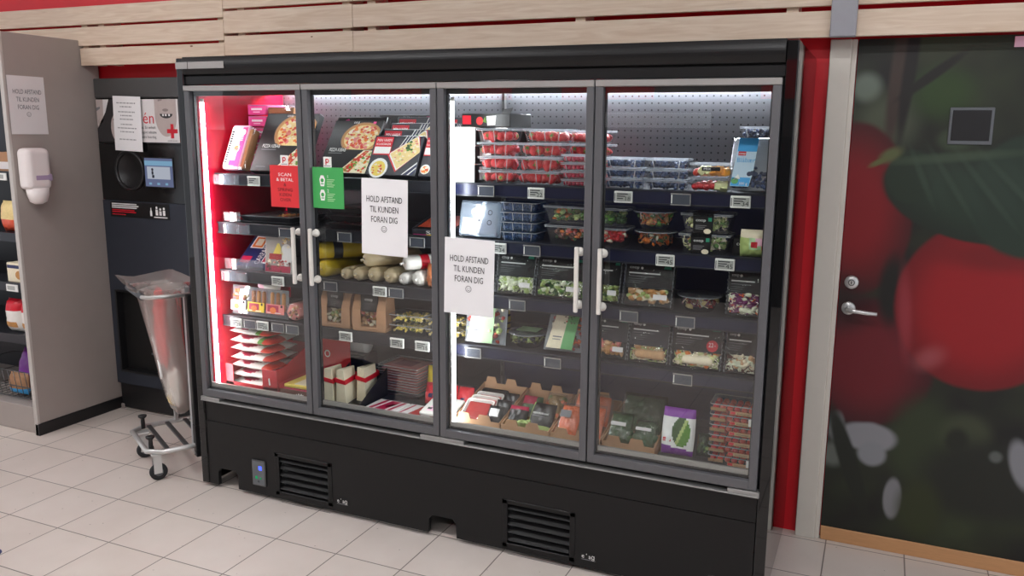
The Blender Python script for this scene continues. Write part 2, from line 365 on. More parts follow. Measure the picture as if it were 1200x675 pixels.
# ---------------------------------------------------------------- mesh builder
_TXT = {}
def text_mesh(s):
    """outline of a line of lettering, unit size, anchored at its left base"""
    if s not in _TXT:
        cu = bpy.data.curves.new('lettering', 'FONT'); cu.body = s; cu.resolution_u = 2
        o = bpy.data.objects.new('lettering', cu); me = o.to_mesh()
        vs = [(v.co.x, v.co.y) for v in me.vertices]; fs = [tuple(p.vertices) for p in me.polygons]
        w = max([v[0] for v in vs], default=0)
        o.to_mesh_clear(); bpy.data.objects.remove(o); bpy.data.curves.remove(cu)
        _TXT[s] = (vs, fs, w)
    return _TXT[s]
class MB:
    def __init__(self): self.bm = bmesh.new(); self.mats = []; self.M = Matrix.Identity(4); self.smooth = True
    def mi(self, m):
        if m not in self.mats: self.mats.append(m)
        return self.mats.index(m)
    def add(self, vs, fs, m, sm=False):
        i = self.mi(m); bv = [self.bm.verts.new(self.M @ Vector(v)) for v in vs]
        for f in fs:
            try:
                q = self.bm.faces.new([bv[k] for k in f]); q.material_index = i; q.smooth = sm
            except ValueError: pass
        return self
    def box(self, x0, x1, y0, y1, z0, z1, m, bev=0.0, seg=2):
        if bev:
            t = bmesh.new(); bmesh.ops.create_cube(t, size=1)
            for v in t.verts: v.co = Vector(((x0 + x1) / 2 + v.co.x * (x1 - x0), (y0 + y1) / 2 + v.co.y * (y1 - y0), (z0 + z1) / 2 + v.co.z * (z1 - z0)))
            bmesh.ops.bevel(t, geom=t.edges[:], offset=min(bev, 0.49 * min(x1 - x0, y1 - y0, z1 - z0)), segments=seg, profile=0.5, affect='EDGES')
            t.verts.index_update(); vs = [v.co.copy() for v in t.verts]; fs = [[v.index for v in f.verts] for f in t.faces]; t.free()
            return self.add(vs, fs, m, False)
        vs = [(x, y, z) for x in (x0, x1) for y in (y0, y1) for z in (z0, z1)]
        return self.add(vs, [(0, 1, 3, 2), (4, 6, 7, 5), (0, 4, 5, 1), (2, 3, 7, 6), (0, 2, 6, 4), (1, 5, 7, 3)], m)
    def poly(self, pts, m): return self.add(pts, [tuple(range(len(pts)))], m)
    def face(self, pts2, y, m):
        """flat print on a front face: (x, z) outline at depth y, facing -y"""
        a = sum(pts2[i][0] * pts2[(i + 1) % len(pts2)][1] - pts2[(i + 1) % len(pts2)][0] * pts2[i][1] for i in range(len(pts2)))
        p = pts2 if a > 0 else pts2[::-1]
        return self.poly([(x, y, z) for x, z in p], m)
    def rect(self, x0, x1, z0, z1, y, m): return self.face([(x0, z0), (x1, z0), (x1, z1), (x0, z1)], y, m)
    def disc(self, cx, cz, rx, y, m, rz=None, n=20, a0=0, a1=2 * PI):
        rz = rz or rx; full = abs(a1 - a0 - 2 * PI) < 1e-6
        p = [(cx + rx * math.cos(a0 + (a1 - a0) * i / (n if full else n - 1)), cz + rz * math.sin(a0 + (a1 - a0) * i / (n if full else n - 1))) for i in range(n)]
        return self.face(p, y, m)
    def ring(self, cx, cz, r0, r1, y, m, n=24, k=1.0):
        vs = [(cx + r * math.cos(2 * PI * i / n), y, cz + k * r * math.sin(2 * PI * i / n)) for i in range(n) for r in (r0, r1)]
        return self.add(vs, [(2 * i, 2 * i + 1, (2 * i + 3) % (2 * n), (2 * i + 2) % (2 * n)) for i in range(n)], m)
    def prism(self, prof, x0, x1, m, sm=False):
        """(y, z) outline pushed along x"""
        n = len(prof); vs = [(x0, y, z) for y, z in prof] + [(x1, y, z) for y, z in prof]
        self.add(vs, [tuple(range(n))[::-1], tuple(range(n, 2 * n))], m)
        return self.add(vs, [(i, (i + 1) % n, n + (i + 1) % n, n + i) for i in range(n)], m, sm)
    def slab(self, pts2, y0, y1, m):
        """(x, z) outline pushed along y"""
        n = len(pts2); a = sum(pts2[i][0] * pts2[(i + 1) % n][1] - pts2[(i + 1) % n][0] * pts2[i][1] for i in range(n))
        p = pts2 if a > 0 else pts2[::-1]
        vs = [(x, y0, z) for x, z in p] + [(x, y1, z) for x, z in p]
        return self.add(vs, [tuple(range(n)), tuple(range(n, 2 * n))[::-1]] + [((i + 1) % n, i, n + i, n + (i + 1) % n) for i in range(n)], m)
    def tube(self, path, r, m, seg=8, closed=False, flat=1.0):
        path = [Vector(p) for p in path]; n = len(path); vs = []
        for i, p in enumerate(path):
            a = path[(i - 1) % n] if (closed or i) else p; b = path[(i + 1) % n] if (closed or i < n - 1) else p
            t = (b - a).normalized(); up = Vector((0, 0, 1)) if abs(t.z) < 0.9 else Vector((0, 1, 0))
            u = t.cross(up).normalized(); w = u.cross(t)
            rr = r[i] if isinstance(r, (list, tuple)) else r
            for k in range(seg): vs.append(p + u * (rr * math.cos(2 * PI * k / seg)) + w * (rr * flat * math.sin(2 * PI * k / seg)))
        fs = []
        for i in range(n if closed else n - 1):
            j = (i + 1) % n
            for k in range(seg): fs.append((i * seg + k, i * seg + (k + 1) % seg, j * seg + (k + 1) % seg, j * seg + k))
        if not closed: fs += [tuple(range(seg))[::-1], tuple(range((n - 1) * seg, n * seg))]
        return self.add(vs, fs, m, True)
    def lathe(self, prof, m, seg=20, axis='z', c=(0, 0, 0), mod=None, sm=True):
        """prof: (radius, height) pairs turned about an axis through c"""
        vs = []
        for r, h in prof:
            for k in range(seg):
                a = 2 * PI * k / seg; rr = r * (mod(a, h) if mod else 1)
                x, y = rr * math.cos(a), rr * math.sin(a)
                v = {'z': (x, y, h), 'y': (x, h, -y), 'x': (h, x, y)}[axis]
                vs.append((c[0] + v[0], c[1] + v[1], c[2] + v[2]))
        n = len(prof); fs = [(i * seg + k, i * seg + (k + 1) % seg, (i + 1) * seg + (k + 1) % seg, (i + 1) * seg + k) for i in range(n - 1) for k in range(seg)]
        if prof[0][0] > 1e-6: fs.append(tuple(range(seg))[::-1])
        if prof[-1][0] > 1e-6: fs.append(tuple(range((n - 1) * seg, n * seg)))
        return self.add(vs, fs, m, sm)
    def blob(self, c, r, m, sub=2, j=0.0, rot=None):
        t = bmesh.new(); bmesh.ops.create_icosphere(t, subdivisions=sub, radius=1)
        if isinstance(r, (int, float)): r = (r, r, r)
        R = rot or Matrix.Identity(3)
        t.verts.index_update(); vs = []
        for v in t.verts:
            q = 1 + (rnd.random() - 0.5) * 2 * j; vs.append(Vector(c) + R @ Vector((v.co.x * r[0] * q, v.co.y * r[1] * q, v.co.z * r[2] * q)))
        fs = [[v.index for v in f.verts] for f in t.faces]; t.free()
        return self.add(vs, fs, m, True)
    def text(self, s, x, z, size, y, m, w=None, align='l'):
        vs, fs, tw = text_mesh(s)
        if not vs: return self
        sx = (w / tw) if w else size
        off = -tw * sx / 2 if align == 'c' else 0
        return self.add([(x + off + a * sx, y, z + b * size) for a, b in vs], fs, m)
    def tub(self, w, d, h, m, taper=0.82, rim=None, rr=0.012, z0=0.0, bottom=True, rimw=0.004):
        """open container with rounded corners: front at y = 0, back at y = d"""
        def ring(s, z, grow=0):
            W2, D2 = w / 2 * s + grow, d / 2 * s + grow; q = min(rr, W2 * 0.9, D2 * 0.9); out = []
            for cx, cy, a in ((W2 - q, D2 - q, 0), (-W2 + q, D2 - q, PI / 2), (-W2 + q, -D2 + q, PI), (W2 - q, -D2 + q, 1.5 * PI)):
                for k in range(4): out.append((cx + q * math.cos(a + k * PI / 6), d / 2 + cy + q * math.sin(a + k * PI / 6), z))
            return out
        a, b = ring(taper, z0), ring(1, z0 + h); n = len(a)
        self.add(a + b, [(i, (i + 1) % n, n + (i + 1) % n, n + i) for i in range(n)] + ([tuple(range(n))[::-1]] if bottom else []), m, False)
        if rim:
            R = [ring(1, z0 + h - 0.003), ring(1, z0 + h - 0.003, rimw), ring(1, z0 + h, rimw), ring(1, z0 + h)]
            self.add(sum(R, []), [(q * n + i, q * n + (i + 1) % n, ((q + 1) % 4) * n + (i + 1) % n, ((q + 1) % 4) * n + i) for q in range(4) for i in range(n)], rim)
        return self
    def pillow(self, w, h, t, fn, n=14, wr=0.004, seed=1, pw=3.0):
        """soft sealed bag standing on z = 0, front about y = -t/2; fn(u, v, side) names the material of a patch"""
        r2 = random.Random(seed); ph = [r2.random() * 6 for _ in range(8)]
        for side in (-1, 1):
            vs = []; self._pc = {}
            for j in range(n + 1):
                for i in range(n + 1):
                    u, v = i / n * 2 - 1, j / n * 2 - 1
                    k = max(0, (1 - abs(u) ** pw)) ** 0.6 * max(0, (1 - abs(v) ** pw)) ** 0.6
                    wv = wr * (math.sin(u * 7 + v * 5 + ph[0]) + math.sin(u * 11 - v * 9 + ph[1]) * 0.7 + math.sin(v * 15 + u * 4 + ph[2]) * 0.5) * k
                    ed = 1 - 0.05 * (abs(v) ** 2) * (1 - k)
                    vs.append((u * w / 2 * ed, side * (t / 2 * k + wv * 0.6) + (0 if k else 0), (v + 1) / 2 * h))
            for j in range(n):
                for i in range(n):
                    u, v = (i + 0.5) / n, (j + 0.5) / n
                    q = [j * (n + 1) + i, j * (n + 1) + i + 1, (j + 1) * (n + 1) + i + 1, (j + 1) * (n + 1) + i]
                    mt = fn(u, v, side); idx = self.mi(mt)
                    self._pq(vs, q if side < 0 else q[::-1], idx, side)
        return self
    _pc = {}
    def _pq(self, vs, q, idx, side):
        bv = []
        for k in q:
            if k not in self._pc: self._pc[k] = self.bm.verts.new(self.M @ Vector(vs[k]))
            bv.append(self._pc[k])
        f = self.bm.faces.new(bv); f.material_index = idx; f.smooth = True
    def build(self, name, parent=None, stuff=False):
        me = bpy.data.meshes.new(name); self.bm.normal_update(); self.bm.to_mesh(me); self.bm.free()
        for m in self.mats: me.materials.append(MATS[m])
        o = bpy.data.objects.new(name, me); COL.objects.link(o)
        if parent is not None: o.parent = parent
        if stuff: o['kind'] = 'stuff'
        return o
def tag(o, label, cat, group=None):
    o['label'] = label; o['category'] = cat
    if group: o['group'] = group
    return o
def thing(name, label, cat, group=None):
    o = bpy.data.objects.new(name, None); COL.objects.link(o); o.empty_display_size = 0.05
    return tag(o, label, cat, group)
def put(o, x, y, z, rx=0.0, rz=0.0, ry=0.0):
    o.location = (x, y, z); o.rotation_euler = (rx, ry, rz); return o
def lean(o, x, y, z, ang, t, rz=0.0):
    """stand a pack of thickness t on its lower edge, tipped back by ang"""
    return put(o, x, y, z + t * math.sin(ang), -ang, rz)
def dup(o, label=None, group=None, parent=None):
    c = o.copy(); COL.objects.link(c)
    if parent is not None: c.parent = parent
    for ch in list(o.children): dup(ch, None, None, c)
    if label: c['label'] = label
    if group: c['group'] = group
    return c
def struct(name, mb, parent=None):
    o = mb.build(name, parent)
    if parent is None: o['kind'] = 'structure'
    return o

# ---------------------------------------------------------------- the setting
mb = MB(); mb.box(-5.5, 4.6, -6.0, 0.72, -0.06, 0.0, 'floor_tiles'); struct('floor', mb)
mb = MB()
mb.box(-5.5, -1.36, 0.68, 0.75, 0.0, 3.2, 'red_wall'); mb.box(-1.36, -0.56, 0.68, 0.75, 1.94, 3.2, 'red_wall')
mb.box(-0.56, 4.6, 0.68, 0.75, 0.0, 3.2, 'red_wall'); struct('wall_back', mb)
mb = MB(); mb.box(-5.5, 4.6, -6.0, 0.68, 3.2, 3.28, 'ceiling_white'); struct('ceiling', mb)
# the wall on the other side of the shop, mirrored in the glass doors
mb = MB(); mb.box(-5.5, 4.6, -6.1, -6.0, 0.0, 3.2, 'far_wall')
for a, b in ((-5.2, -4.1), (-3.4, -2.4), (-1.75, -1.2), (-0.58, 0.48), (1.6, 2.6)): mb.box(a, b, -6.0, -5.97, 2.04, 2.42, 'red_wall')
mb.box(-0.25, 1.1, -5.99, -5.95, 1.74, 1.90, 'paper_dim')
mb.box(-5.4, 4.5, -6.0, -5.45, 0.0, 1.66, 'far_shelf')
struct('wall_front', mb)
# ceiling lamps of the shop
lamp0 = None
for (lx, ly) in ((-2.6, -1.6), (0.0, -1.6), (2.7, -1.6), (-2.6, -3.9), (0.0, -3.9), (2.7, -3.9)):
    if lamp0 is None:
        lamp0 = bpy.data.objects.new('ceiling_lamp', None); COL.objects.link(lamp0); lamp0['kind'] = 'structure'
        mb = MB(); mb.box(-0.85, 0.85, -0.07, 0.07, 0.012, 0.06, 'white_handle', 0.006); mb.build('housing', lamp0)
        mb = MB(); mb.box(-0.82, 0.82, -0.055, 0.055, 0.0, 0.012, 'store_lamp'); mb.build('diffuser', lamp0)
        l = lamp0
    else: l = dup(lamp0)
    put(l, lx, ly, 3.14)

# wooden frieze boards over the cooler; battens behind them
def board(name, x0, x1, z0, z1, y=0.55):
    m2 = MB(); m2.box(x0, x1, y, y + 0.022, z0, z1, 'pine', 0.0015, 1); return struct(name, m2)
n = 0
for (x0, x1, z0, z1) in ((-1.322, -0.297, 2.000, 2.092), (-2.6, -0.297, 2.105, 2.203), (-3.4, -0.297, 2.216, 2.312),
                         (-0.295, 0.478, 2.030, 2.124), (-0.295, 0.478, 2.137, 2.244), (-0.295, 0.478, 2.256, 2.36),
                         (0.480, 4.5, 2.028, 2.122), (0.480, 4.5, 2.140, 2.240), (0.480, 4.5, 2.256, 2.36)):
    n += 1; board(f'trim_{n}', x0, x1, z0, z1)
for x in (-2.2, -1.30, -1.17, -0.33, -0.20, 0.43, 0.57, 1.60, 2.45, 3.6):
    n += 1; m2 = MB(); m2.box(x - 0.022, x + 0.022, 0.5722, 0.68, 2.005 if x < -0.25 else 2.035, 2.31, 'pine'); struct(f'trim_{n}', m2)
n += 1; m2 = MB(); m2.box(2.592, 2.682, 0.51, 0.5498, 2.024, 2.9, 'post_grey', 0.003, 1); struct(f'trim_{n}', m2)

# door with the apple picture, its white frame, threshold
mb = MB()
mb.box(2.590, 2.668, 0.635, 0.68, 0.0, 2.028, 'trim_white', 0.003, 1)
mb.box(2.668, 2.686, 0.648, 0.68, 0.0, 2.028, 'trim_white', 0.002, 1)
dr = struct('door_1', mb)
mb = MB(); mb.box(0, 1.20, 0, 0.025, 0.0, 1.968, 'apple_print'); lf = mb.build('door_leaf', dr); lf.location = (2.69, 0.653, 0.06)
mb = MB(); mb.box(2.69, 3.9, 0.646, 0.679, 0.0, 0.06, 'threshold', 0.003, 1); mb.build('kick_strip', dr)
mb = MB(); mb.lathe([(0.0, -0.012), (0.020, -0.012), (0.026, -0.008), (0.027, 0.0)], 'steel', 24, 'y', (2.733, 0.652, 1.10)); mb.ring(2.733, 1.10, 0.009, 0.013, 0.6395, 'steel_dark', 16); mb.box(2.731, 2.735, 0.638, 0.641, 1.094, 1.106, 'ink'); mb.build('lock', dr)
mb = MB(); mb.lathe([(0.0, -0.010), (0.022, -0.010), (0.026, -0.006), (0.027, 0.0)], 'steel', 24, 'y', (2.729, 0.652, 0.995))
mb.tube([(2.729, 0.645, 0.995), (2.729, 0.612, 0.995), (2.736, 0.602, 0.995), (2.752, 0.600, 0.994), (2.80, 0.602, 0.990), (2.835, 0.606, 0.989)], [0.009, 0.009, 0.009, 0.0085, 0.008, 0.007], 'steel', 10); mb.build('handle', dr)
mb = MB(); mb.box(3.022, 3.168, 0.646, 0.653, 1.642, 1.776, 'pad_grey', 0.012, 3); mb.box(3.032, 3.158, 0.6445, 0.647, 1.656, 1.766, 'black_plastic', 0.008, 2); mb.build('wall_pad', dr)
mb = MB(); mb.box(3.205, 3.45, 0.648, 0.653, 1.985, 2.022, 'print_pale_pink', 0.001, 1); mb.build('sticker', dr)

# ---------------------------------------------------------------- the glass-door refrigerator
FR = thing('display_refrigerator', 'wide black refrigerated cabinet with four grey-framed glass doors', 'refrigerator')
XL, XR = -0.042, 2.542
SZ = [1.466, 1.246, 1.027, 0.813]      # top of each shelf level
DECK = 0.472
# outer ends
for (x0, x1) in ((XL, -0.003), (2.503, XR)):
    mb = MB(); s = 1 if x0 < 0 else -1
    mb.box(x0, x1, -0.012, 0.66, 0.02, 1.962, 'black_side', 0.004, 2)
    xe = x0 if s > 0 else x1
    mb.box(xe - 0.0015, xe + 0.0015, 0.02, 0.026, 0.42, 1.90, 'sill_grey')
    mb.build('end_panel', FR)
# canopy: bulging fascia, undercut and a lower band
mb = MB()
prof = [(0.30, 1.966)] + [(-0.012 - 0.012 * math.sin(t * PI), 1.966 - 0.072 * t) for t in [i / 10 for i in range(11)]] + [(0.0, 1.890), (-0.004, 1.885), (-0.004, 1.852), (0.02, 1.849), (0.10, 1.849), (0.12, 1.875), (0.30, 1.88)]
mb.prism(prof, -0.0028, 2.5028, 'black_metal', False)
mb.build('canopy', FR)
mb = MB(); mb.box(-0.030, 0.036, -0.0262, -0.0225, 1.916, 1.944, 'rail_grey'); mb.box(0.040, 0.236, -0.0262, -0.0225, 1.916, 1.944, 'rail_grey'); mb.build('badge_strip', FR)
mb = MB(); mb.box(-0.003, 2.503, 0.30, 0.66, 1.885, 1.962, 'black_metal'); mb.box(0.0, 2.5, 0.10, 0.58, 1.882, 1.888, 'interior_grey'); mb.box(0.034, 2.466, 0.500, 0.503, 1.845, 1.882, 'interior_dark'); mb.build('roof', FR)
# interior liner
mb = MB(); mb.box(-0.0028, 2.5028, 0.585, 0.655, 0.30, 1.884, 'interior_dark')
mb.box(0.03, 2.47, 0.580, 0.585, 1.47, 1.882, 'perforated_metal')
mb.box(0.03, 1.25, 0.580, 0.585, 0.44, 1.466, 'interior_dark'); mb.box(1.25, 2.47, 0.580, 0.585, 0.44, 1.466, 'navy_metal')
mb.build('back_panel', FR)
mb = MB(); mb.box(-0.0028, 0.03, 0.035, 0.58, 0.44, 1.88, 'red_liner'); mb.build('left_liner', FR)
mb = MB(); mb.box(2.47, 2.5028, 0.035, 0.58, 0.44, 1.88, 'interior_dark'); mb.build('right_liner', FR)
mb = MB(); mb.box(0.0, 2.5, 0.045, 0.58, 0.40, DECK - 0.004, 'interior_dark')
mb.box(0.03, 2.47, 0.045, 0.060, 0.45, DECK + 0.006, 'shelf_grey', 0.002, 1); mb.box(0.03, 2.47, 0.060, 0.58, DECK - 0.004, DECK, 'interior_dark')
mb.build('deck', FR)
mb = MB(); mb.box(1.243, 1.257, 0.562, 0.580, 0.47, 1.88, 'steel_dark')
for z in [0.55 + 0.05 * i for i in range(26)]: mb.box(1.2475, 1.2525, 0.5612, 0.563, z, z + 0.02, 'black_deep')
mb.build('shelf_upright', FR)
# machine compartment front, with cut-outs at its foot and louvred vents
mb = MB()
def arch(xa, xb, h): return [(xa, 0.02), (xa + 0.002, h - 0.02), (xa + 0.018, h), (xb - 0.018, h), (xb - 0.002, h - 0.02), (xb, 0.02)]
lower = [(-0.036, 0.02)] + arch(0.052, 0.172, 0.105) + arch(1.184, 1.316, 0.10) + arch(2.33, 2.45, 0.10) + [(2.5, 0.02), (2.5, 0.330), (-0.036, 0.330)]
VENTS = ((0.392, 0.702, 0.038, 0.238), (1.524, 1.832, 0.034, 0.236))
def ngon_slab(mb, outer, y0, y1, m, holes=()):
    t = bmesh.new(); es = []
    for loop in [outer, *holes]:
        vs = [t.verts.new((x, 0, z)) for x, z in loop]; es += [t.edges.new((vs[i], vs[(i + 1) % len(vs)])) for i in range(len(vs))]
    bmesh.ops.triangle_fill(t, edges=es, use_beauty=True, use_dissolve=False)
    bmesh.ops.recalc_face_normals(t, faces=t.faces[:])
    t.verts.index_update(); co = [(v.co.x, v.co.z) for v in t.verts]; fs = [[v.index for v in f.verts] for f in t.faces]; ed = [(e.verts[0].index, e.verts[1].index) for e in t.edges if len(e.link_faces) == 1]; t.free()
    fl = []
    for f in fs:
        a = sum(co[f[i]][0] * co[f[(i + 1) % len(f)]][1] - co[f[(i + 1) % len(f)]][0] * co[f[i]][1] for i in range(len(f)))
        fl.append(f if a > 0 else f[::-1])
    N = len(co); mb.add([(x, y0, z) for x, z in co] + [(x, y1, z) for x, z in co], fl + [[k + N for k in f[::-1]] for f in fl] + [(a, b, b + N, a + N) for a, b in ed], m)
holes = [[(v[0] + 0.02, v[2] + 0.016), (v[1] - 0.02, v[2] + 0.016), (v[1] - 0.02, v[3] - 0.016), (v[0] + 0.02, v[3] - 0.016)] for v in VENTS]
ngon_slab(mb, lower, -0.006, 0.012, 'black_metal', holes)
mb.box(-0.036, 2.5, -0.004, 0.014, 0.332, 0.432, 'black_metal')
mb.box(0.0, 2.5, 0.20, 0.22, 0.02, 0.40, 'black_deep')
mb.build('base_panel', FR)
for v in VENTS:
    mb = MB(); x0, x1, z0, z1 = v
    for (a, b, c, d) in ((x0, x1, z0, z0 + 0.018), (x0, x1, z1 - 0.018, z1), (x0, x0 + 0.022, z0, z1), (x1 - 0.022, x1, z0, z1)): mb.box(a, b, -0.0095, -0.002, c, d, 'black_metal', 0.0015, 1)
    mb.box(x0 + 0.02, x1 - 0.02, 0.045, 0.05, z0 + 0.016, z1 - 0.016, 'black_deep')
    for k in range(5):
        z = z0 + 0.040 + k * (z1 - z0 - 0.036) / 5.0
        mb.slab([(x0 + 0.02, 0), (x1 - 0.02, 0), (x1 - 0.02, 0.001), (x0 + 0.02, 0.001)], 0, 0.001, 'black_metal')
        mb.prism([(-0.006, z - 0.012), (-0.003, z - 0.014), (0.03, z + 0.012), (0.027, z + 0.014)], x0 + 0.02, x1 - 0.02, 'black_metal')
    mb.build('vent_grille', FR)
# control panel
mb = MB(); mb.box(0.262, 0.338, -0.013, -0.006, 0.062, 0.186, 'steel_dark', 0.004, 2); mb.box(0.267, 0.333, -0.0142, -0.0125, 0.068, 0.180, 'pad_grey', 0.002, 1)
cp = mb.build('control_panel', FR)
mb = MB(); mb.rect(0.302, 0.320, 0.140, 0.160, -0.0148, 'blue_digit'); mb.build('display', cp)
mb = MB(); mb.disc(0.288, 0.103, 0.008, -0.0148, 'green_lamp'); mb.disc(0.312, 0.101, 0.005, -0.0148, 'green_lamp'); mb.ring(0.300, 0.085, 0.002, 0.005, -0.0149, 'black_deep', 12); mb.build('button', cp)
for (x, z) in ((0.722, 0.056), (1.857, 0.050)):
    mb = MB(); mb.box(x, x + 0.064, -0.0075, -0.0055, z, z + 0.030, 'black_deep'); mb.text('e\u0444a\u0261', x + 0.004, z + 0.010, 0.026, -0.0078, 'print_white', 0.052); mb.rect(x + 0.004, x + 0.060, z + 0.003, z + 0.006, -0.0078, 'ink_grey'); mb.build('maker_badge', FR)
# sill under the doors
mb = MB(); mb.box(-0.008, 2.508, -0.026, 0.03, 0.432, 0.438, 'sill_grey', 0.001, 1); mb.box(-0.004, 2.504, 0.012, 0.03, 0.438, 0.455, 'black_deep')
for (a, b) in ((-0.008, 0.10), (1.16, 1.36), (2.40, 2.508)): mb.box(a, b, -0.024, 0.012, 0.438, 0.4525, 'sill_grey', 0.001, 1)
mb.build('door_sill', FR)
# doors
for k in range(4):
    a, b = k * 0.625 + 0.0025, (k + 1) * 0.625 - 0.0025; zb, zt = 0.456, 1.846
    mb = MB()
    mb.box(a, a + 0.028, -0.022, 0.016, zb, zt - 0.022, 'frame_grey', 0.003, 2); mb.box(b - 0.028, b, -0.022, 0.016, zb, zt - 0.022, 'frame_grey', 0.003, 2)
    mb.box(a + 0.026, b - 0.026, -0.022, 0.016, zb, zb + 0.034, 'frame_grey', 0.003, 2)
    mb.box(a, b, -0.026, 0.016, zt - 0.022, zt, 'rail_grey', 0.002, 1)
    mb.box(a + 0.026, b - 0.026, 0.0, 0.014, zt - 0.042, zt - 0.021, 'black_plastic')
    mb.box(a + 0.028, b - 0.028, -0.004, 0.012, zb + 0.034, zb + 0.044, 'black_plastic'); mb.box(a + 0.028, b - 0.028, 0.002, 0.012, zb + 0.043, zb + 0.062, 'rail_grey')
    mb.box(a + 0.027, a + 0.034, 0.0, 0.014, zb + 0.03, zt - 0.04, 'black_plastic'); mb.box(b - 0.034, b - 0.027, 0.0, 0.014, zb + 0.03, zt - 0.04, 'black_plastic')
    d = mb.build('glass_door', FR)
    mb = MB(); mb.box(a + 0.026, b - 0.026, -0.007, -0.001, zb + 0.032, zt - 0.021, 'door_glass'); mb.build('glass_pane', d)
    hx = b - 0.041 if k % 2 == 0 else a + 0.041
    mb = MB(); mb.box(hx - 0.008, hx + 0.008, -0.058, -0.044, 1.030, 1.268, 'white_handle', 0.004, 2); h = mb.build('handle', d)
    for z in (1.052, 1.246):
        mb = MB(); mb.lathe([(0.0, -0.0025), (0.0155, -0.0025), (0.0165, -0.006), (0.015, -0.013), (0.009, -0.017), (0.0075, -0.0455), (0.0, -0.0455)][::-1], 'white_handle', 20, 'y', (hx, -0.005, z)); mb.build('knob', h)
# light tubes
for x in (0.040, 1.282):
    mb = MB(); mb.tube([(x, 0.042, 0.475 + (1.79 - 0.475) * i / 4) for i in range(5)], 0.0075, 'led', 10)
    for z in (0.470, 1.785): mb.lathe([(0.009, 0), (0.009, 0.014)], 'white_handle', 10, 'z', (x, 0.042, z - 0.006))
    mb.build('light_tube', FR)
mb = MB(); mb.box(0.06, 2.44, 0.560, 0.572, 1.868, 1.8815, 'top_led'); mb.box(0.06, 1.80, 0.14, 0.16, 1.872, 1.8815, 'front_led'); mb.build('light_strip', FR)
# shelves with their price rails
PRICES = {0: [(0.262, 'w', ''), (0.118, 'b', ''), (1.402, 'c', ''), (1.612, 'w', '22'), (1.955, 'w', '18'), (2.165, 'c', ''), (2.372, 'w', '34')],
          1: [(0.165, 'b', ''), (0.425, 'c', ''), (0.735, 'c', ''), (1.09, 'c', ''), (1.456, 'w', '34'), (1.598, 'c', ''), (2.118, 'w', '45'), (2.330, 'w', '45')],
          2: [(0.135, 'b', ''), (0.370, 'w', '25'), (0.655, 'c', ''), (0.905, 'w', '19'), (0.985, 'c', ''), (1.395, 'c', ''), (1.538, 'c', ''), (1.99, 'c', ''), (2.20, 'c', '')],
          3: [(0.12, 'w', '29'), (0.20, 'c', ''), (0.272, 'w', '29'), (0.36, 'c', ''), (0.44, 'c', ''), (0.725, 'w', '39'), (0.985, 'w', '15'), (1.107, 'w', '15'), (1.345, 'c', ''), (1.69, 'c', ''), (2.20, 'c', '')]}
for lv in range(4):
    for half in (0, 1):
        x0, x1 = (0.034, 1.241) if half == 0 else (1.259, 2.466); z = SZ[lv]
        mb = MB(); mb.box(x0, x1, 0.106, 0.565, z - 0.014, z, 'shelf_grey'); mb.box(x0, x1, 0.112, 0.16, z - 0.024, z - 0.014, 'shelf_grey')
        for xb in (x0 + 0.004, x1 - 0.008): mb.slab([(xb, z - 0.06), (xb + 0.004, z - 0.06), (xb + 0.004, z - 0.014), (xb, z - 0.014)], 0.35, 0.56, 'steel_dark')
        rm = 'rail_dark' if half == 0 else 'rail_navy'
        mb.box(x0, x1, 0.100, 0.106, z - 0.046, z + 0.004, rm, 0.001, 1); mb.box(x0, x1, 0.096, 0.100, z - 0.048, z - 0.043, 'shelf_grey'); mb.box(x0, x1, 0.096, 0.100, z - 0.002, z + 0.003, 'shelf_grey')
        sh = mb.build('shelf', FR)
        for (px, kind, tx) in PRICES[lv]:
            if (px < 1.25) != (half == 0): continue
            mb = MB()
            if kind == 'w':
                mb.box(px - 0.034, px + 0.034, 0.086, 0.0945, z - 0.046, z - 0.004, 'tag_white', 0.002, 1); mb.box(px - 0.025, px + 0.030, 0.0852, 0.0862, z - 0.040, z - 0.010, 'lcd')
                for q, (wa, wb) in enumerate(((0.0, 0.04), (0.0, 0.03), (0.0, 0.022))): mb.rect(px - 0.022 + wa, px - 0.022 + wb, z - 0.016 - q * 0.008, z - 0.0125 - q * 0.008, 0.0848, 'ink')
                if tx: mb.text(tx, px + 0.004, z - 0.038, 0.022, 0.0847, 'ink', 0.024)
                mb.rect(px - 0.032, px - 0.028, z - 0.040, z - 0.012, 0.0857, 'ink_grey'); mb.build('price_tag', sh)
            elif kind == 'c':
                mb.box(px - 0.036, px + 0.036, 0.088, 0.0945, z - 0.046, z - 0.004, 'tag_clear_dark', 0.0015, 1)
                for (a2, b2, c2, d2) in ((-0.036, 0.036, -0.008, -0.004), (-0.036, 0.036, -0.046, -0.043), (0.033, 0.036, -0.046, -0.004)): mb.box(px + a2, px + b2, 0.0862, 0.0885, z + c2, z + d2, 'rail_grey')
                mb.rect(px - 0.034, px - 0.030, z - 0.040, z - 0.010, 0.0876, 'tag_white'); mb.build('tag_holder', sh)
            else:
                mb.box(px - 0.085, px + 0.06, 0.086, 0.0945, z - 0.046, z - 0.002, 'tag_clear', 0.0015, 1); mb.box(px + 0.0, px + 0.055, 0.0845, 0.0865, z - 0.040, z - 0.008, 'tag_clear'); mb.build('tag_holder', sh)

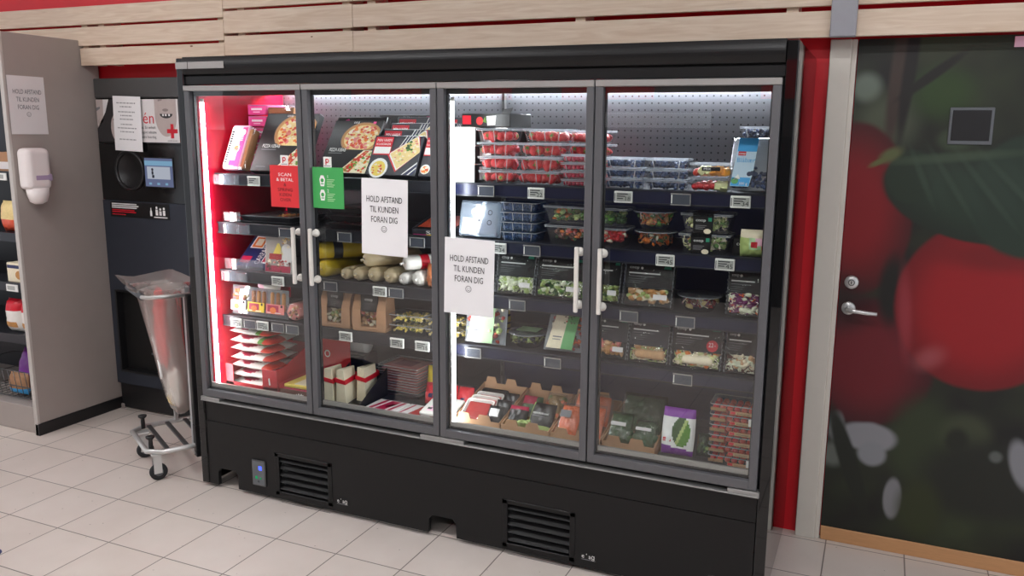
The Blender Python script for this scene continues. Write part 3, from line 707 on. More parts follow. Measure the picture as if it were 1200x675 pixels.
# ---------------------------------------------------------------- notices on the glass
def smiley(mb, cx, cz, r, y, m):
    mb.ring(cx, cz, r * 0.86, r, y, m, 20); mb.disc(cx - r * 0.33, cz + r * 0.25, r * 0.12, y, m, n=8); mb.disc(cx + r * 0.33, cz + r * 0.25, r * 0.12, y, m, n=8)
    p = [(cx + r * 0.55 * math.cos(a), cz + r * 0.5 * math.sin(a)) for a in [PI * (1.12 + 0.76 * i / 8) for i in range(9)]]
    for i in range(8):
        (xa, za), (xb, zb_) = p[i], p[i + 1]; mb.face([(xa, za), (xb, zb_), (xb, zb_ + r * 0.13), (xa, za + r * 0.13)], y, m)
def notice(label, w, h, x, y, z, tilt=0.0, paper='paper', ink='ink', rz=0.0, group='keep your distance notices'):
    mb = MB(); n = 8
    # a sheet with a slight belly, taped at the top
    fr = [(-w / 2 + w * i / n, -0.003 * math.sin(PI * i / n) * 0 - 0.0012 - 0.0008 * math.sin(PI * i / n), 0) for i in range(n + 1)]
    vs = [(a, b - 0.0015 * (1 - t), t * h) for t in (0, 0.5, 1) for a, b, _ in fr] + [(a, 0.0, t * h) for t in (0, 0.5, 1) for a, _, _ in fr]
    m1 = n + 1; fs = []
    for j in range(2):
        for i in range(n): fs.append((j * m1 + i, j * m1 + i + 1, (j + 1) * m1 + i + 1, (j + 1) * m1 + i)); fs.append(tuple(3 * m1 + q for q in ((j + 1) * m1 + i, (j + 1) * m1 + i + 1, j * m1 + i + 1, j * m1 + i)))
    mb.add(vs, fs, paper, True)
    yf = -0.0042
    for q, (tx, tw) in enumerate((('HOLD AFSTAND', 0.78), ('TIL KUNDEN', 0.62), ('FORAN DIG', 0.58))):
        mb.text(tx, 0, h * 0.695 - q * h * 0.132, 0.034 * w / 0.21, yf, ink, tw * w, 'c')
    smiley(mb, 0, h * 0.345, 0.0125 * w / 0.21, yf, ink)
    o = mb.build('paper_notice'); tag(o, label, 'notice', group); return put(o, x, y, z, 0, rz, tilt)
notice('white paper notice taped on the second glass door from the left', 0.214, 0.304, 0.998, -0.0072, 1.175, 0.02)
notice('white paper notice taped on the third glass door, lower than its neighbour', 0.212, 0.295, 1.384, -0.0245, 0.972, 0.02)
def sign_card(name, label, mat, x, z, w, h, fn):
    t = thing(name, label, 'sign'); mb = MB(); mb.box(-w / 2, w / 2, -0.003, 0.0, 0, h, mat, 0.0008, 1); fn(mb); mb.build('card', t)
    mb = MB(); mb.box(-0.020, 0.020, -0.002, -0.0002, h - 0.004, h + 0.042, 'tag_white', 0.002, 1)
    mb.rect(-0.009, -0.004, h + 0.010, h + 0.034, -0.0022, 'print_red'); mb.ring(0.000, h + 0.026, 0.004, 0.009, -0.0022, 'print_red', 14); mb.rect(-0.016, 0.016, h + 0.004, h + 0.007, -0.0022, 'ink_grey')
    mb.build('holder_tab', t); return put(t, x, -0.0072, z)
def red_card(mb):
    for q, (tx, w, m) in enumerate((('SCAN', 0.068, 'print_white'), ('& BETAL', 0.088, 'print_white'), ('&', 0.014, 'card_red_ink'), ('SPRING', 0.078, 'card_red_ink'), ('K\u00d8EN', 0.062, 'card_red_ink'), ('OVER', 0.058, 'card_red_ink'))):
        mb.text(tx, 0.0, 0.130 - q * 0.021, 0.019, -0.0034, m, w, 'c')
sign_card('sign_card', 'small red card with white and dark lettering on the leftmost glass door', 'card_red', 0.517, 1.345, 0.153, 0.174, red_card)
def green_card(mb):
    for q in (0, 1):
        z = 0.108 - q * 0.058
        mb.face([(-0.036, z - 0.018), (-0.018, z - 0.018), (-0.013, z + 0.010), (-0.020, z + 0.026), (-0.034, z + 0.026), (-0.041, z + 0.010)], -0.0033, 'print_white')
        mb.disc(-0.027, z + 0.006, 0.008, -0.0036, 'card_green'); mb.rect(-0.034, -0.020, z - 0.010, z - 0.006, -0.0036, 'card_green')
        mb.text(str(q + 1), -0.004, z + 0.016, 0.018, -0.0034, 'print_white')
        for r in range(5): mb.rect(-0.004, 0.034 - 0.006 * (r % 3), z + 0.008 - r * 0.007, z + 0.0105 - r * 0.007, -0.0034, 'print_pale_green')
sign_card('sign_card', 'small green card with two white pictograms on the second glass door', 'card_green', 0.7345, 1.350, 0.152, 0.167, green_card)

# ---------------------------------------------------------------- chilled shelf unit at the left edge, seen end-on
SU = thing('shelf_unit', 'grey open shelf unit with a tall pale end panel at the left edge', 'shelf unit')
mb = MB(); mb.box(-1.352, -1.330, 0.118, 0.665, 0.065, 2.135, 'panel_grey', 0.002, 1); mb.box(-1.356, -1.3285, 0.104, 0.120, 0.0, 2.137, 'edge_light', 0.003, 2); mb.build('side_panel', SU)
mb = MB(); mb.box(-1.351, -1.322, 0.104, 0.662, 0.0, 0.066, 'black_plastic', 0.002, 1); mb.build('baseboard', SU)
mb = MB(); mb.box(-2.9, -1.353, 0.125, 0.66, 0.0, 0.15, 'panel_grey', 0.003, 1); mb.build('plinth', SU)
mb = MB(); mb.box(-2.9, -1.353, 0.62, 0.66, 0.15, 2.10, 'interior_dark'); mb.build('back_panel', SU)
mb = MB(); mb.box(-2.9, -1.353, 0.14, 0.66, 2.08, 2.13, 'panel_grey', 0.003, 1); mb.build('top_panel', SU)
USZ = [1.43, 1.105, 0.835, 0.545]
for z in USZ:
    mb = MB(); mb.box(-2.9, -1.356, 0.14, 0.62, z - 0.02, z, 'shelf_grey'); mb.box(-2.9, -1.356, 0.130, 0.14, z - 0.045, z + 0.004, 'rail_dark', 0.001, 1); s_ = mb.build('shelf', SU)
    if z in (0.835, 1.43):
        mb = MB(); mb.box(-1.50, -1.41, 0.124, 0.1295, z - 0.044, z - 0.006, 'tag_white', 0.001, 1); mb.rect(-1.49, -1.43, z - 0.036, z - 0.014, 0.1236, 'lcd'); mb.build('price_tag', s_)
notice('white paper notice taped high on the pale end panel', 0.20, 0.297, -1.3277, 0.222, 1.625, 0.0, 'paper_dim', 'ink_grey', PI / 2)
# soap dispenser
t = thing('soap_dispenser', 'white wall soap dispenser with a lilac band on the end panel', 'dispenser')
mb = MB(); mb.box(-0.066, 0.066, -0.095, 0.0, 0.075, 0.290, 'dispenser', 0.028, 4); mb.build('body', t)
mb = MB(); mb.box(-0.036, 0.0665, -0.0958, -0.03, 0.118, 0.158, 'lilac', 0.010, 2); mb.build('label_band', t)
mb = MB(); mb.lathe([(0.018, 0.0), (0.040, 0.012), (0.050, 0.045), (0.054, 0.085)], 'dispenser', 20, 'z', (0, -0.057, 0.0)); mb.build('pump_cover', t)
put(t, -1.3265, 0.190, 1.265, 0, PI / 2)

# goods on the shelf unit
def pack_box(name, label, cat, w, h, d, mat, prints=None, group=None, bev=0.003):
    mb = MB(); mb.box(-w / 2, w / 2, 0, d, 0, h, mat, bev, 2)
    if prints: prints(mb, w, h)
    return tag(mb.build(name), label, cat, group)
o = pack_box('bread_pack', 'brown and white pack on the top shelf of the left unit', 'pack', 0.16, 0.10, 0.16, 'kraft', lambda m, w, h: (m.rect(-w / 2 + .01, w / 2 - .01, .012, .05, -.0006, 'paper_dim'),)); put(o, -1.462, 0.155, 1.431)
mb = MB(); mb.pillow(0.19, 0.165, 0.09, lambda u, v, s: 'cheese' if v > 0.42 else 'salmon', 12, 0.004, 3); o = tag(mb.build('cheese_bag'), 'pale yellow and orange bag beside the soap dispenser', 'bag'); put(o, -1.475, 0.20, 1.106)
o = pack_box('cracker_box', 'cream food box with a dark stripe on the left shelf unit', 'box', 0.15, 0.105, 0.14, 'cream', lambda m, w, h: (m.rect(-w / 2 + .005, w / 2 - .005, h - .03, h - .012, -.0006, 'print_navy'), m.disc(0.02, 0.04, 0.03, -.0006, 'crust', 0.024))); put(o, -1.45, 0.155, 0.836)
for i, x in enumerate((-1.420, -1.545)):
    mb = MB(); mb.pillow(0.12, 0.185, 0.09, lambda u, v, s: 'print_red' if v > 0.68 else ('crust' if 0.2 < v < 0.34 and 0.2 < u < 0.8 else 'white_pack'), 12, 0.003, 11 + i)
    o = tag(mb.build('snack_bag'), ('red and white snack bag against the pale end panel', 'red and white snack bag cut by the left edge of the photo')[i], 'bag', 'red and white snack bags'); put(o, x, 0.20, 0.546)
# wire basket at the foot
t = thing('wire_basket', 'dark wire basket of bags at the foot of the left shelf unit', 'basket')
mb = MB()
for zz, e in ((0.0, -0.02), (0.07, -0.01), (0.16, 0.0)): mb.tube([(-0.30 - e, -e, zz), (0.24 + e, -e, zz), (0.24 + e, 0.28 + e, zz), (-0.30 - e, 0.28 + e, zz)], 0.003, 'steel_dark', 6, True)
for k in range(12): mb.tube([(-0.28 + k * 0.046, 0.0, 0.16), (-0.28 + k * 0.046, 0.02, 0.0), (-0.28 + k * 0.046, 0.26, 0.0)], 0.0022, 'steel_dark', 6)
for k in range(6): mb.tube([(0.24, 0.02 + k * 0.048, 0.16), (0.22, 0.02 + k * 0.048, 0.0)], 0.0022, 'steel_dark', 6)
mb.build('wire_mesh', t); put(t, -1.66, 0.16, 0.165)
mb = MB(); mb.pillow(0.24, 0.17, 0.07, lambda u, v, s: 'print_purple', 12, 0.006, 21); o = tag(mb.build('snack_bag'), 'purple snack bag in the low wire basket', 'bag'); put(o, -1.595, 0.280, 0.235, -0.25, 0.0, 0.10)
mb = MB(); mb.pillow(0.15, 0.12, 0.07, lambda u, v, s: 'print_blue' if v < 0.3 else 'kraft', 10, 0.004, 22); o = tag(mb.build('snack_bag'), 'orange-brown and blue bag at the front of the low wire basket', 'bag'); put(o, -1.60, 0.210, 0.1755, -0.05)

# ---------------------------------------------------------------- bottle return machine
RM = thing('bottle_return_machine', 'tall dark grey bottle return machine with a round black opening', 'recycling machine')
x0, x1, yf = -1.322, -0.565, 0.615
def loft_face(mb, x0, x1, y, z0, z1, m, holes, back=0.03): ngon_holes(mb, [(x0, z0), (x1, z0), (x1, z1), (x0, z1)], y, y + back, m, holes)
def ngon_holes(mb, outer, y0, y1, m, holes): ngon_slab(mb, outer, y0, y1, m, holes)
mb = MB(); mb.box(x0, x1, yf + 0.05, 1.10, 0.0, 1.935, 'machine_grey', 0.003, 1); mb.box(x0, x1, yf, yf + 0.05, 1.828, 1.935, 'machine_grey', 0.006, 2); mb.build('cabinet', RM)
mb = MB(); mb.box(x0 + 0.004, x1, yf + 0.002, yf + 0.049, 1.575, 1.826, 'black_gloss', 0.002, 1); mb.build('poster_frame', RM)
# poster: two black-and-white faces cropped by the frame, red words, red cross
mb = MB(); mb.box(x0 + 0.012, -0.70, yf - 0.002, yf + 0.0015, 1.588, 1.820, 'paper_dim')
y = yf - 0.0026; px0 = x0 + 0.012
mb.face([(px0, 1.588), (px0 + 0.20, 1.588), (px0 + 0.19, 1.70), (px0 + 0.165, 1.82), (px0 + 0.10, 1.82), (px0 + 0.07, 1.75), (px0 + 0.0, 1.66)], y, 'hair_dark')
mb.face([(px0, 1.66), (px0 + 0.05, 1.70), (px0 + 0.055, 1.82), (px0, 1.82)], y, 'skin_print'); mb.face([(px0, 1.755), (px0 + 0.03, 1.77), (px0 + 0.03, 1.78), (px0, 1.775)], y - .0004, 'ink_grey')
mb.disc(px0 + 0.155, 1.665, 0.050, y - 0.0003, 'skin_print', 0.078); mb.face([(px0 + 0.125, 1.706), (px0 + 0.165, 1.712), (px0 + 0.165, 1.718), (px0 + 0.125, 1.713)], y - .0006, 'hair_dark')
cx = -0.790; mb.disc(cx, 1.735, 0.078, y, 'skin_print', 0.115, 24, PI * 1.0, PI * 2.0); mb.rect(cx - 0.078, cx + 0.078, 1.735, 1.820, y, 'skin_print')
mb.face([(cx - 0.05, 1.808), (cx - 0.02, 1.813), (cx - 0.02, 1.82), (cx - 0.05, 1.818)], y - .0004, 'skin_shade'); mb.disc(cx + 0.0, 1.762, 0.022, y - .0003, 'skin_shade', 0.008)
mb.disc(cx + 0.004, 1.742, 0.046, y - .0004, 'hair_dark', 0.024, 16, PI, 2 * PI)
for q in (-0.024, -0.004, 0.020): mb.rect(cx + q, cx + q + 0.012, 1.730, 1.741, y - .0008, 'print_white')
mb.text('\u00e9n', -0.962, 1.690, 0.088, y - .0003, 'print_red', 0.084)
for q, (tx, c, w) in enumerate((('es. En enkelt', 'ink', 0.108), ('\u00e5 give udsatte', 'ink', 0.112), ('edre hverdag', 'ink', 0.108))): mb.text(tx, -0.976, 1.662 - q * 0.026, 0.021, y - .0003, c, w)
mb.rect(-0.760, -0.738, 1.612, 1.688, y - .0005, 'print_red'); mb.rect(-0.787, -0.711, 1.639, 1.661, y - .0006, 'print_red'); mb.text('R\u00d8DE KORS', -0.786, 1.594, 0.011, y - .0003, 'ink_grey', 0.072)
mb.build('poster', RM)
# black bezel with the round opening
cxh, czh, rh = -1.088, 1.428, 0.100
circ = lambda r, k=1.02: [(cxh + r * math.cos(2 * PI * i / 32), czh + k * r * math.sin(2 * PI * i / 32)) for i in range(32)]
mb = MB(); ngon_slab(mb, [(x0 + 0.004, 1.258), (x1, 1.258), (x1, 1.574), (x0 + 0.004, 1.574)], yf + 0.002, yf + 0.049, 'black_gloss', [circ(0.096)]); mb.build('bezel', RM)
mb = MB()
pr = [(0.094, 0.35), (0.094, 0.0), (0.100, -0.010), (0.108, -0.012), (0.114, -0.006), (0.114, 0.004)]
vs = [];
mb.lathe(pr, 'black_plastic', 40, 'y', (cxh, yf, czh)); mb.lathe([(0.0, 0.0479), (0.095, 0.0479)], 'black_deep', 32, 'y', (cxh, yf, czh)); mb.build('bottle_opening', RM)
mb = MB(); mb.box(-0.978, -0.760, yf - 0.002, yf + 0.002, 1.340, 1.508, 'black_plastic', 0.001, 1); mb.rect(-0.972, -0.766, 1.346, 1.502, yf - 0.0024, 'screen'); mb.rect(-0.972, -0.766, 1.462, 1.488, yf - 0.0028, 'screen_bar')
mb.rect(-0.955, -0.785, 1.388, 1.456, yf - 0.0028, 'screen_icon'); mb.disc(-0.915, 1.440, 0.008, yf - 0.0032, 'machine_blue'); mb.rect(-0.922, -0.908, 1.412, 1.431, yf - 0.0032, 'machine_blue'); mb.rect(-0.919, -0.903, 1.394, 1.410, yf - 0.0032, 'machine_blue')
for q in range(3): mb.rect(-0.945 + q * 0.06, -0.925 + q * 0.06, 1.356, 1.368, yf - 0.0028, 'screen_bar')
mb.build('screen', RM)
# lower door with a deep hatch
H = (-1.282, -0.70, 0.238, 0.735)
mb = MB(); ngon_slab(mb, [(x0 + 0.002, 0.165), (x1, 0.165), (x1, 1.256), (x0 + 0.002, 1.256)], yf, yf + 0.049, 'machine_blue', [[(H[0], H[2]), (H[1], H[2]), (H[1], H[3]), (H[0], H[3])]]); mb.build('lower_door', RM)
mb = MB(); mb.box(H[0], H[1], yf + 0.040, yf + 0.0485, H[2], H[3], 'black_deep')
for (a, b, c, d) in ((H[0], H[0] + 0.012, H[2], H[3]), (H[1] - 0.012, H[1], H[2], H[3]), (H[0], H[1], H[3] - 0.012, H[3]), (H[0], H[1], H[2], H[2] + 0.012)): mb.box(a, b, yf - 0.004, yf + 0.041, c, d, 'black_plastic', 0.001, 1)
mb.box(-1.05, -0.90, yf + 0.02, yf + 0.04, 0.36, 0.37, 'pad_grey'); mb.build('hatch', RM)
mb = MB(); mb.box(x0 + 0.01, x1, yf + 0.012, yf + 0.05, 0.01, 0.164, 'black_plastic', 0.004, 1); mb.box(x0 + 0.004, x0 + 0.03, yf + 0.006, yf + 0.05, 0.0, 0.03, 'panel_grey', 0.004, 1); mb.build('plinth', RM)
mb = MB(); mb.box(-1.262, -0.812, yf - 0.0016, yf - 0.0001, 1.164, 1.250, 'black_card')
for q in range(3): mb.rect(-1.250, -1.056 + 0.014 * (q % 2), 1.236 - q * 0.0105, 1.242 - q * 0.0105, yf - 0.002, 'print_white')
for q in range(2): mb.rect(-1.250, -1.075 + 0.012 * q, 1.201 - q * 0.0105, 1.207 - q * 0.0105, yf - 0.002, 'print_red')
mb.rect(-1.250, -1.145, 1.176, 1.181, yf - 0.002, 'print_red')
mb.face([(-0.956, 1.180), (-0.940, 1.180), (-0.940, 1.206), (-0.945, 1.214), (-0.945, 1.226), (-0.951, 1.226), (-0.951, 1.214), (-0.956, 1.206)], yf - 0.002, 'print_white')
for q, hh in ((0, 0.045), (1, 0.034), (2, 0.040)):
    xx = -0.905 + q * 0.027; mb.rect(xx - 0.009, xx + 0.009, 1.186, 1.186 + hh * 0.72, yf - 0.002, 'print_white'); mb.disc(xx, 1.186 + hh * 0.72 + 0.010, 0.0075, yf - 0.002, 'print_white', n=12)
mb.rect(-0.928, -0.828, 1.172, 1.178, yf - 0.002, 'print_white'); mb.build('instruction_label', RM)
put(RM, 0, 0, 0)
mb = MB(); mb.box(-0.104, 0.104, -0.0012, 0, 0, 0.298, 'paper'); 
for q, (z, w) in enumerate(((0.258, 0.15), (0.238, 0.10), (0.210, 0.13), (0.190, 0.10), (0.170, 0.11), (0.142, 0.10), (0.122, 0.15), (0.102, 0.11), (0.060, 0.13))):
    k = int(w / 0.013)
    for j in range(k): mb.rect(-w / 2 + j * 0.013, -w / 2 + j * 0.013 + 0.009 - 0.003 * ((j + q) % 2), z, z + 0.006, -0.0016, 'ink_grey')
o = tag(mb.build('paper_notice'), 'white paper sheet with small print hung over the poster of the return machine', 'notice'); put(o, -1.066, yf - 0.0145, 1.538, 0, 0, 0.03)

# ---------------------------------------------------------------- bottle trolley with its bag
CT = thing('bottle_trolley', 'steel tube trolley with small casters beside the black cabinet', 'trolley')
# own axes: +y runs to the back, x = 0 on the right rail, negative to the left
L_, W_, zf = 0.40, 0.42, 0.150
mb = MB(); mb.tube([(0, L_, zf), (0, 0.06, zf), (-0.05, 0.0, zf), (-W_ + 0.05, 0.0, zf), (-W_, 0.06, zf), (-W_, L_, zf)], 0.0125, 'steel', 10, True, 1.0)
for k in range(4): mb.box(-W_, 0.0, 0.075 + k * 0.088, 0.097 + k * 0.088, zf - 0.004, zf + 0.006, 'steel_dark', 0.002, 1)
mb.build('platform', CT)
mb = MB(); mb.tube([(0, 0.06, 0.150), (-0.05, 0, 0.150), (-W_ + 0.05, 0, 0.150), (-W_, 0.06, 0.150)], 0.008, 'steel', 8)
mb.tube([(0, 0.06, zf + 0.0), (-0.05, 0.0, zf), (-0.37, 0.0, zf)], 0.004, 'steel', 6); mb.build('front_rail', CT)
for (cx_, cy_) in ((-0.045, 0.04), (-W_ + 0.045, 0.05), (-0.03, 0.36), (-W_ + 0.03, 0.36)):
    mb = MB(); mb.box(cx_ - 0.028, cx_ + 0.028, cy_ - 0.028, cy_ + 0.028, zf - 0.022, zf - 0.010, 'steel', 0.004, 1)
    for s in (-1, 1): mb.slab([(cx_ + s * 0.016 - 0.0015, 0.036), (cx_ + s * 0.016 + 0.0015, 0.036), (cx_ + s * 0.016 + 0.0015, 0.13), (cx_ + s * 0.016 - 0.0015, 0.13)], cy_ - 0.018, cy_ + 0.018, 'steel')
    c = mb.build('caster', CT); mb = MB(); mb.lathe([(0.020, -0.012), (0.036, -0.012), (0.0405, -0.007), (0.0405, 0.007), (0.036, 0.012), (0.020, 0.012)], 'rubber', 24, 'x', (cx_, cy_ + 0.004, 0.0405)); mb.lathe([(0.0, -0.0135), (0.020, -0.0135), (0.020, 0.0135), (0.0, 0.0135)], 'pad_grey', 16, 'x', (cx_, cy_ + 0.004, 0.0405)); mb.build('wheel', c)
for (cx_, cy_) in ((-0.055, 0.02), (-W_ + 0.03, 0.055)):
    mb = MB(); mb.lathe([(0.010, zf), (0.010, zf + 0.035), (0.009, zf + 0.052), (0.020, zf + 0.062), (0.021, zf + 0.070), (0.0, zf + 0.072)], 'knob_black', 16, 'z', (cx_, cy_, 0)); mb.build('corner_knob', CT)
mb = MB(); mb.box(-0.022, 0.022, 0.205, 0.235, 0.095, 0.255, 'black_plastic', 0.003, 1); mb.box(-0.062, -0.020, 0.207, 0.233, 0.10, 0.93, 'galvanised', 0.003, 1); mb.box(-0.0195, 0.024, 0.205, 0.235, 0.255, 0.90, 'black_plastic', 0.003, 1)
for z in (0.115, 0.155): mb.lathe([(0.006, -0.006), (0.006, 0.0)], 'steel', 10, 'y', (0, 0.2045, z))
mb.build('post', CT)
mb = MB(); mb.box(-W_ - 0.008, -W_ + 0.012, 0.212, 0.232, zf, 0.90, 'steel', 0.003, 1); mb.build('post', CT)
mb = MB(); mb.tube([(0.0, 0.222, 0.895), (-0.02, 0.05, 0.895), (-0.05, 0.03, 0.895), (-0.36, 0.03, 0.895), (-0.40, 0.05, 0.895), (-W_, 0.222, 0.895)], 0.010, 'steel', 8, True); mb.tube([(-0.055, 0.030, 0.895), (-0.355, 0.03, 0.895)], 0.015, 'pad_grey', 10); mb.build('hoop', CT)
put(CT, -0.269, -0.104, 0, 0, -math.radians(30))
CTM = Matrix.Translation((-0.269, -0.104, 0)) @ Matrix.Rotation(-math.radians(30), 4, 'Z')
# the translucent sack hanging in the hoop: rings from the flared mouth to the rounded foot
mb = MB(); RG = [(0.955, 0.03, -0.01, 0.235, 0.235), (0.925, 0.0, 0.0, 0.22, 0.215), (0.897, -0.0, 0.012, 0.205, 0.200), (0.86, -0.0, 0.02, 0.185, 0.185), (0.75, 0.0, 0.03, 0.165, 0.17), (0.60, 0.015, 0.045, 0.145, 0.15), (0.45, 0.03, 0.06, 0.125, 0.135), (0.34, 0.045, 0.075, 0.10, 0.11), (0.285, 0.05, 0.08, 0.075, 0.08), (0.262, 0.05, 0.08, 0.04, 0.04)]
vs = []; n = 28
for j, (z, ox, oy, rx, ry) in enumerate(RG):
    for k in range(n):
        a = 2 * PI * k / n; q = 1 + 0.07 * math.sin(a * 5 + j * 0.5) * (1.0 if j < 9 else 0.3) + 0.04 * math.sin(a * 9 - j * 0.9)
        sx = abs(math.cos(a)) ** 0.6 * (1 if math.cos(a) >= 0 else -1); sy = abs(math.sin(a)) ** 0.6 * (1 if math.sin(a) >= 0 else -1)
        cb = (-0.205, 0.92, 0.125, 0.62) if z > 0.91 else (-0.245, 0.80, 0.118, 0.44); vs.append((cb[0] + ox * 0.8 + rx * sx * q * cb[1], cb[2] + oy + ry * sy * q * cb[3], z + (0.012 * math.sin(a * 3 + 1) if j == 0 else 0)))
m_ = len(RG); mb.add(vs, [(j * n + k, (j + 1) * n + k, (j + 1) * n + (k + 1) % n, j * n + (k + 1) % n) for j in range(m_ - 1) for k in range(n)] + [tuple(range((m_ - 1) * n, m_ * n))], 'bag_plastic', True)
o = tag(mb.build('plastic_sack'), 'translucent plastic sack hanging in the trolley', 'sack'); o.matrix_world = CTM
# what lies in the sack
mb = MB(); mb.pillow(0.135, 0.40, 0.05, lambda u, v, s: 'bag_red', 14, 0.010, 31); o = tag(mb.build('carrier_bag'), 'red plastic bag inside the translucent sack', 'bag'); o.matrix_world = CTM @ Matrix.Translation((-0.245, 0.145, 0.50))
mb = MB(); mb.pillow(0.12, 0.20, 0.07, lambda u, v, s: 'white_pack', 14, 0.010, 32); mb.pillow(0.09, 0.10, 0.07, lambda u, v, s: 'cheese', 10, 0.010, 33); o = tag(mb.build('carrier_bag'), 'crumpled white bag low in the translucent sack', 'bag'); o.matrix_world = CTM @ Matrix.Translation((-0.205, 0.182, 0.30))
mb = MB(); mb.tube([(-0.225 + 0.06 * math.sin(t * 1.6), 0.098 + 0.015 * t, 0.66 - 0.20 * t) for t in [i / 14 for i in range(15)]], 0.006, 'print_white', 8); o = tag(mb.build('packing_strap'), 'thin white strap curving inside the translucent sack', 'strap'); o.matrix_world = CTM

# navy basket whose corner enters the photo at the lower left
t = thing('shopping_basket', 'navy plastic shopping basket cut off at the lower left edge', 'basket')
mb = MB(); mb.tub(0.44, 0.30, 0.22, 'print_navy', 0.86, 'print_navy', 0.03, rimw=0.014)
for q in range(4): mb.tube([(-0.21, 0.02, 0.05 + q * 0.045), (0.21, 0.02, 0.05 + q * 0.045)], 0.003, 'print_navy', 6)
mb.build('basket_shell', t)
mb = MB(); mb.tube([(-0.215, 0.15, 0.215), (-0.215, 0.10, 0.235), (-0.19, 0.06, 0.24), (0.19, 0.06, 0.24), (0.215, 0.10, 0.235), (0.215, 0.15, 0.215)], 0.008, 'black_plastic', 8); mb.build('handle', t)
put(t, 0.0, -1.42, 0.0005, 0, 0.35)

# ---------------------------------------------------------------- goods in the refrigerator
ORD = {2: ['lower', 'upper'], 3: ['bottom', 'middle', 'top'], 4: ['bottom', 'second lowest', 'second highest', 'topmost']}
def specks(mb, x0, x1, z0, z1, y, mats, n, r=(0.002, 0.006), inside=None):
    for _ in range(n):
        x, z = rnd.uniform(x0, x1), rnd.uniform(z0, z1)
        if inside and not inside(x, z): continue
        q = rnd.uniform(*r); k = rnd.uniform(0.5, 1); a0 = rnd.random() * 6
        mb.face([(x + q * math.cos(a0 + i * PI / 3) * rnd.uniform(.7, 1), z + q * k * math.sin(a0 + i * PI / 3) * rnd.uniform(.7, 1)) for i in range(6)], y - rnd.random() * 0.0004, rnd.choice(mats))
def heap(mb, x0, x1, y0, y1, z0, z1, mats, n, size=(0.006, 0.012), flat=1.0, sub=1, j=0.25):
    for _ in range(n):
        r = rnd.uniform(*size); R = Matrix.Rotation(rnd.random() * 6, 3, 'X') @ Matrix.Rotation(rnd.random() * 6, 3, 'Z')
        mb.blob((rnd.uniform(x0, x1), rnd.uniform(y0, y1), rnd.uniform(z0, z1)), (r, r * rnd.uniform(.5, 1), r * flat), rnd.choice(mats), sub, j, R)
def shreds(mb, x0, x1, y0, y1, z0, z1, mats, n, ln=0.03, r=0.0018, curl=0.6):
    for _ in range(n):
        p = Vector((rnd.uniform(x0, x1), rnd.uniform(y0, y1), rnd.uniform(z0, z1))); a = rnd.random() * 6; b = rnd.uniform(-.9, .9); P_ = [p.copy()]
        for _k in range(3):
            p = p + Vector((math.cos(a) * math.cos(b), math.sin(a) * math.cos(b) * 0.35, math.sin(b))) * ln / 3; a += rnd.uniform(-curl, curl); b += rnd.uniform(-curl, curl)
            p.x = min(max(p.x, x0), x1); p.y = min(max(p.y, y0), y1); p.z = min(max(p.z, z0), z1); P_.append(p.copy())
        mb.tube(P_, r, rnd.choice(mats), 4)

# --- pizza and ready-meal cartons
def pizza_face(mb, w, h, y, seed=0, titled=True):
    ph = 0.36 * w; cx, cz = 0.16 * w, 0.66 * h
    ins = lambda x, z: -w / 2 + .004 < x < w / 2 - .004 and .004 < z < h - .004
    pts = [(cx + ph * 1.12 * math.cos(a), cz + ph * 0.9 * math.sin(a)) for a in [2 * PI * i / 40 for i in range(40)]]
    cl = lambda p: (min(max(p[0], -w / 2 + .003), w / 2 - .003), min(max(p[1], h * 0.44), h - .012))
    mb.face([cl(p) for p in pts], y - .0004, 'kraft'); q = [cl((cx + (a - cx) * .94, cz + (b - cz) * .93)) for a, b in pts]; mb.face(q, y - .0006, 'crust')
    q = [cl((cx + (a - cx) * .84, cz + (b - cz) * .80)) for a, b in pts]; mb.face(q, y - .0008, 'cheese')
    specks(mb, cx - ph * .9, cx + ph * .85, h * .46, cz + ph * .7, y - .0012, ['tomato', 'orange_bit', 'cream', 'cream', 'pink_meat', 'pink_meat', 'tomato'], 140, (.005, .013), lambda x, z: ins(x, z) and ((x - cx) / ph) ** 2 + ((z - cz) / ph) ** 2 < .68 and z > h * .47)
    mb.face([(-w * .08, 0.003), (w / 2 - .003, 0.003), (w / 2 - .003, h * .43), (w * .30, h * .43)], y - .0006, 'cream')
    mb.face([(-w * .02, 0.012), (w * .16, 0.006), (w * .42, h * .42), (w * .34, h * .42)], y - .0009, 'tomato')
    specks(mb, -w * .05, w / 2 - .006, .006, h * .41, y - .0013, ['tomato', 'herb', 'cheese', 'leaf_pale', 'crust', 'orange_bit', 'cream'], 80, (.004, .011), lambda x, z: ins(x, z) and x > -w * .06 + z / h * w * .85)
    mb.face([(-w / 2 + .003, h * .30), (w * .12, h * .44), (w * .12, h * .47), (-w / 2 + .003, h * .47)], y - .0005, 'black_card')
    if titled:
        mb.text('PIZZA KEBAB', -w * .40, h * .40, .024, y - .0014, 'print_white', w * .34); mb.rect(-w * .40, -w * .12, h * .36, h * .375, y - .0014, 'ink_grey')
    mb.text('coop', -w * .10, h * .935, .020, y - .0014, 'print_white', w * .12)
    mb.rect(-w * .40, -w * .22, h * .07, h * .08, y - .0014, 'ink_grey')
    mb.rect(w * .30, w * .36, h * .93, h * .97, y - .0014, 'print_pink')
def pizza_box(label, w=0.29, h=0.29, t=0.035, seed=0):
    mb = MB(); mb.box(-w / 2, w / 2, 0, t, 0, h, 'black_card', 0.003, 2); pizza_face(mb, w, h, -.0002, seed); return tag(mb.build('pizza_carton'), label, 'carton', 'pizza cartons on the top shelf')
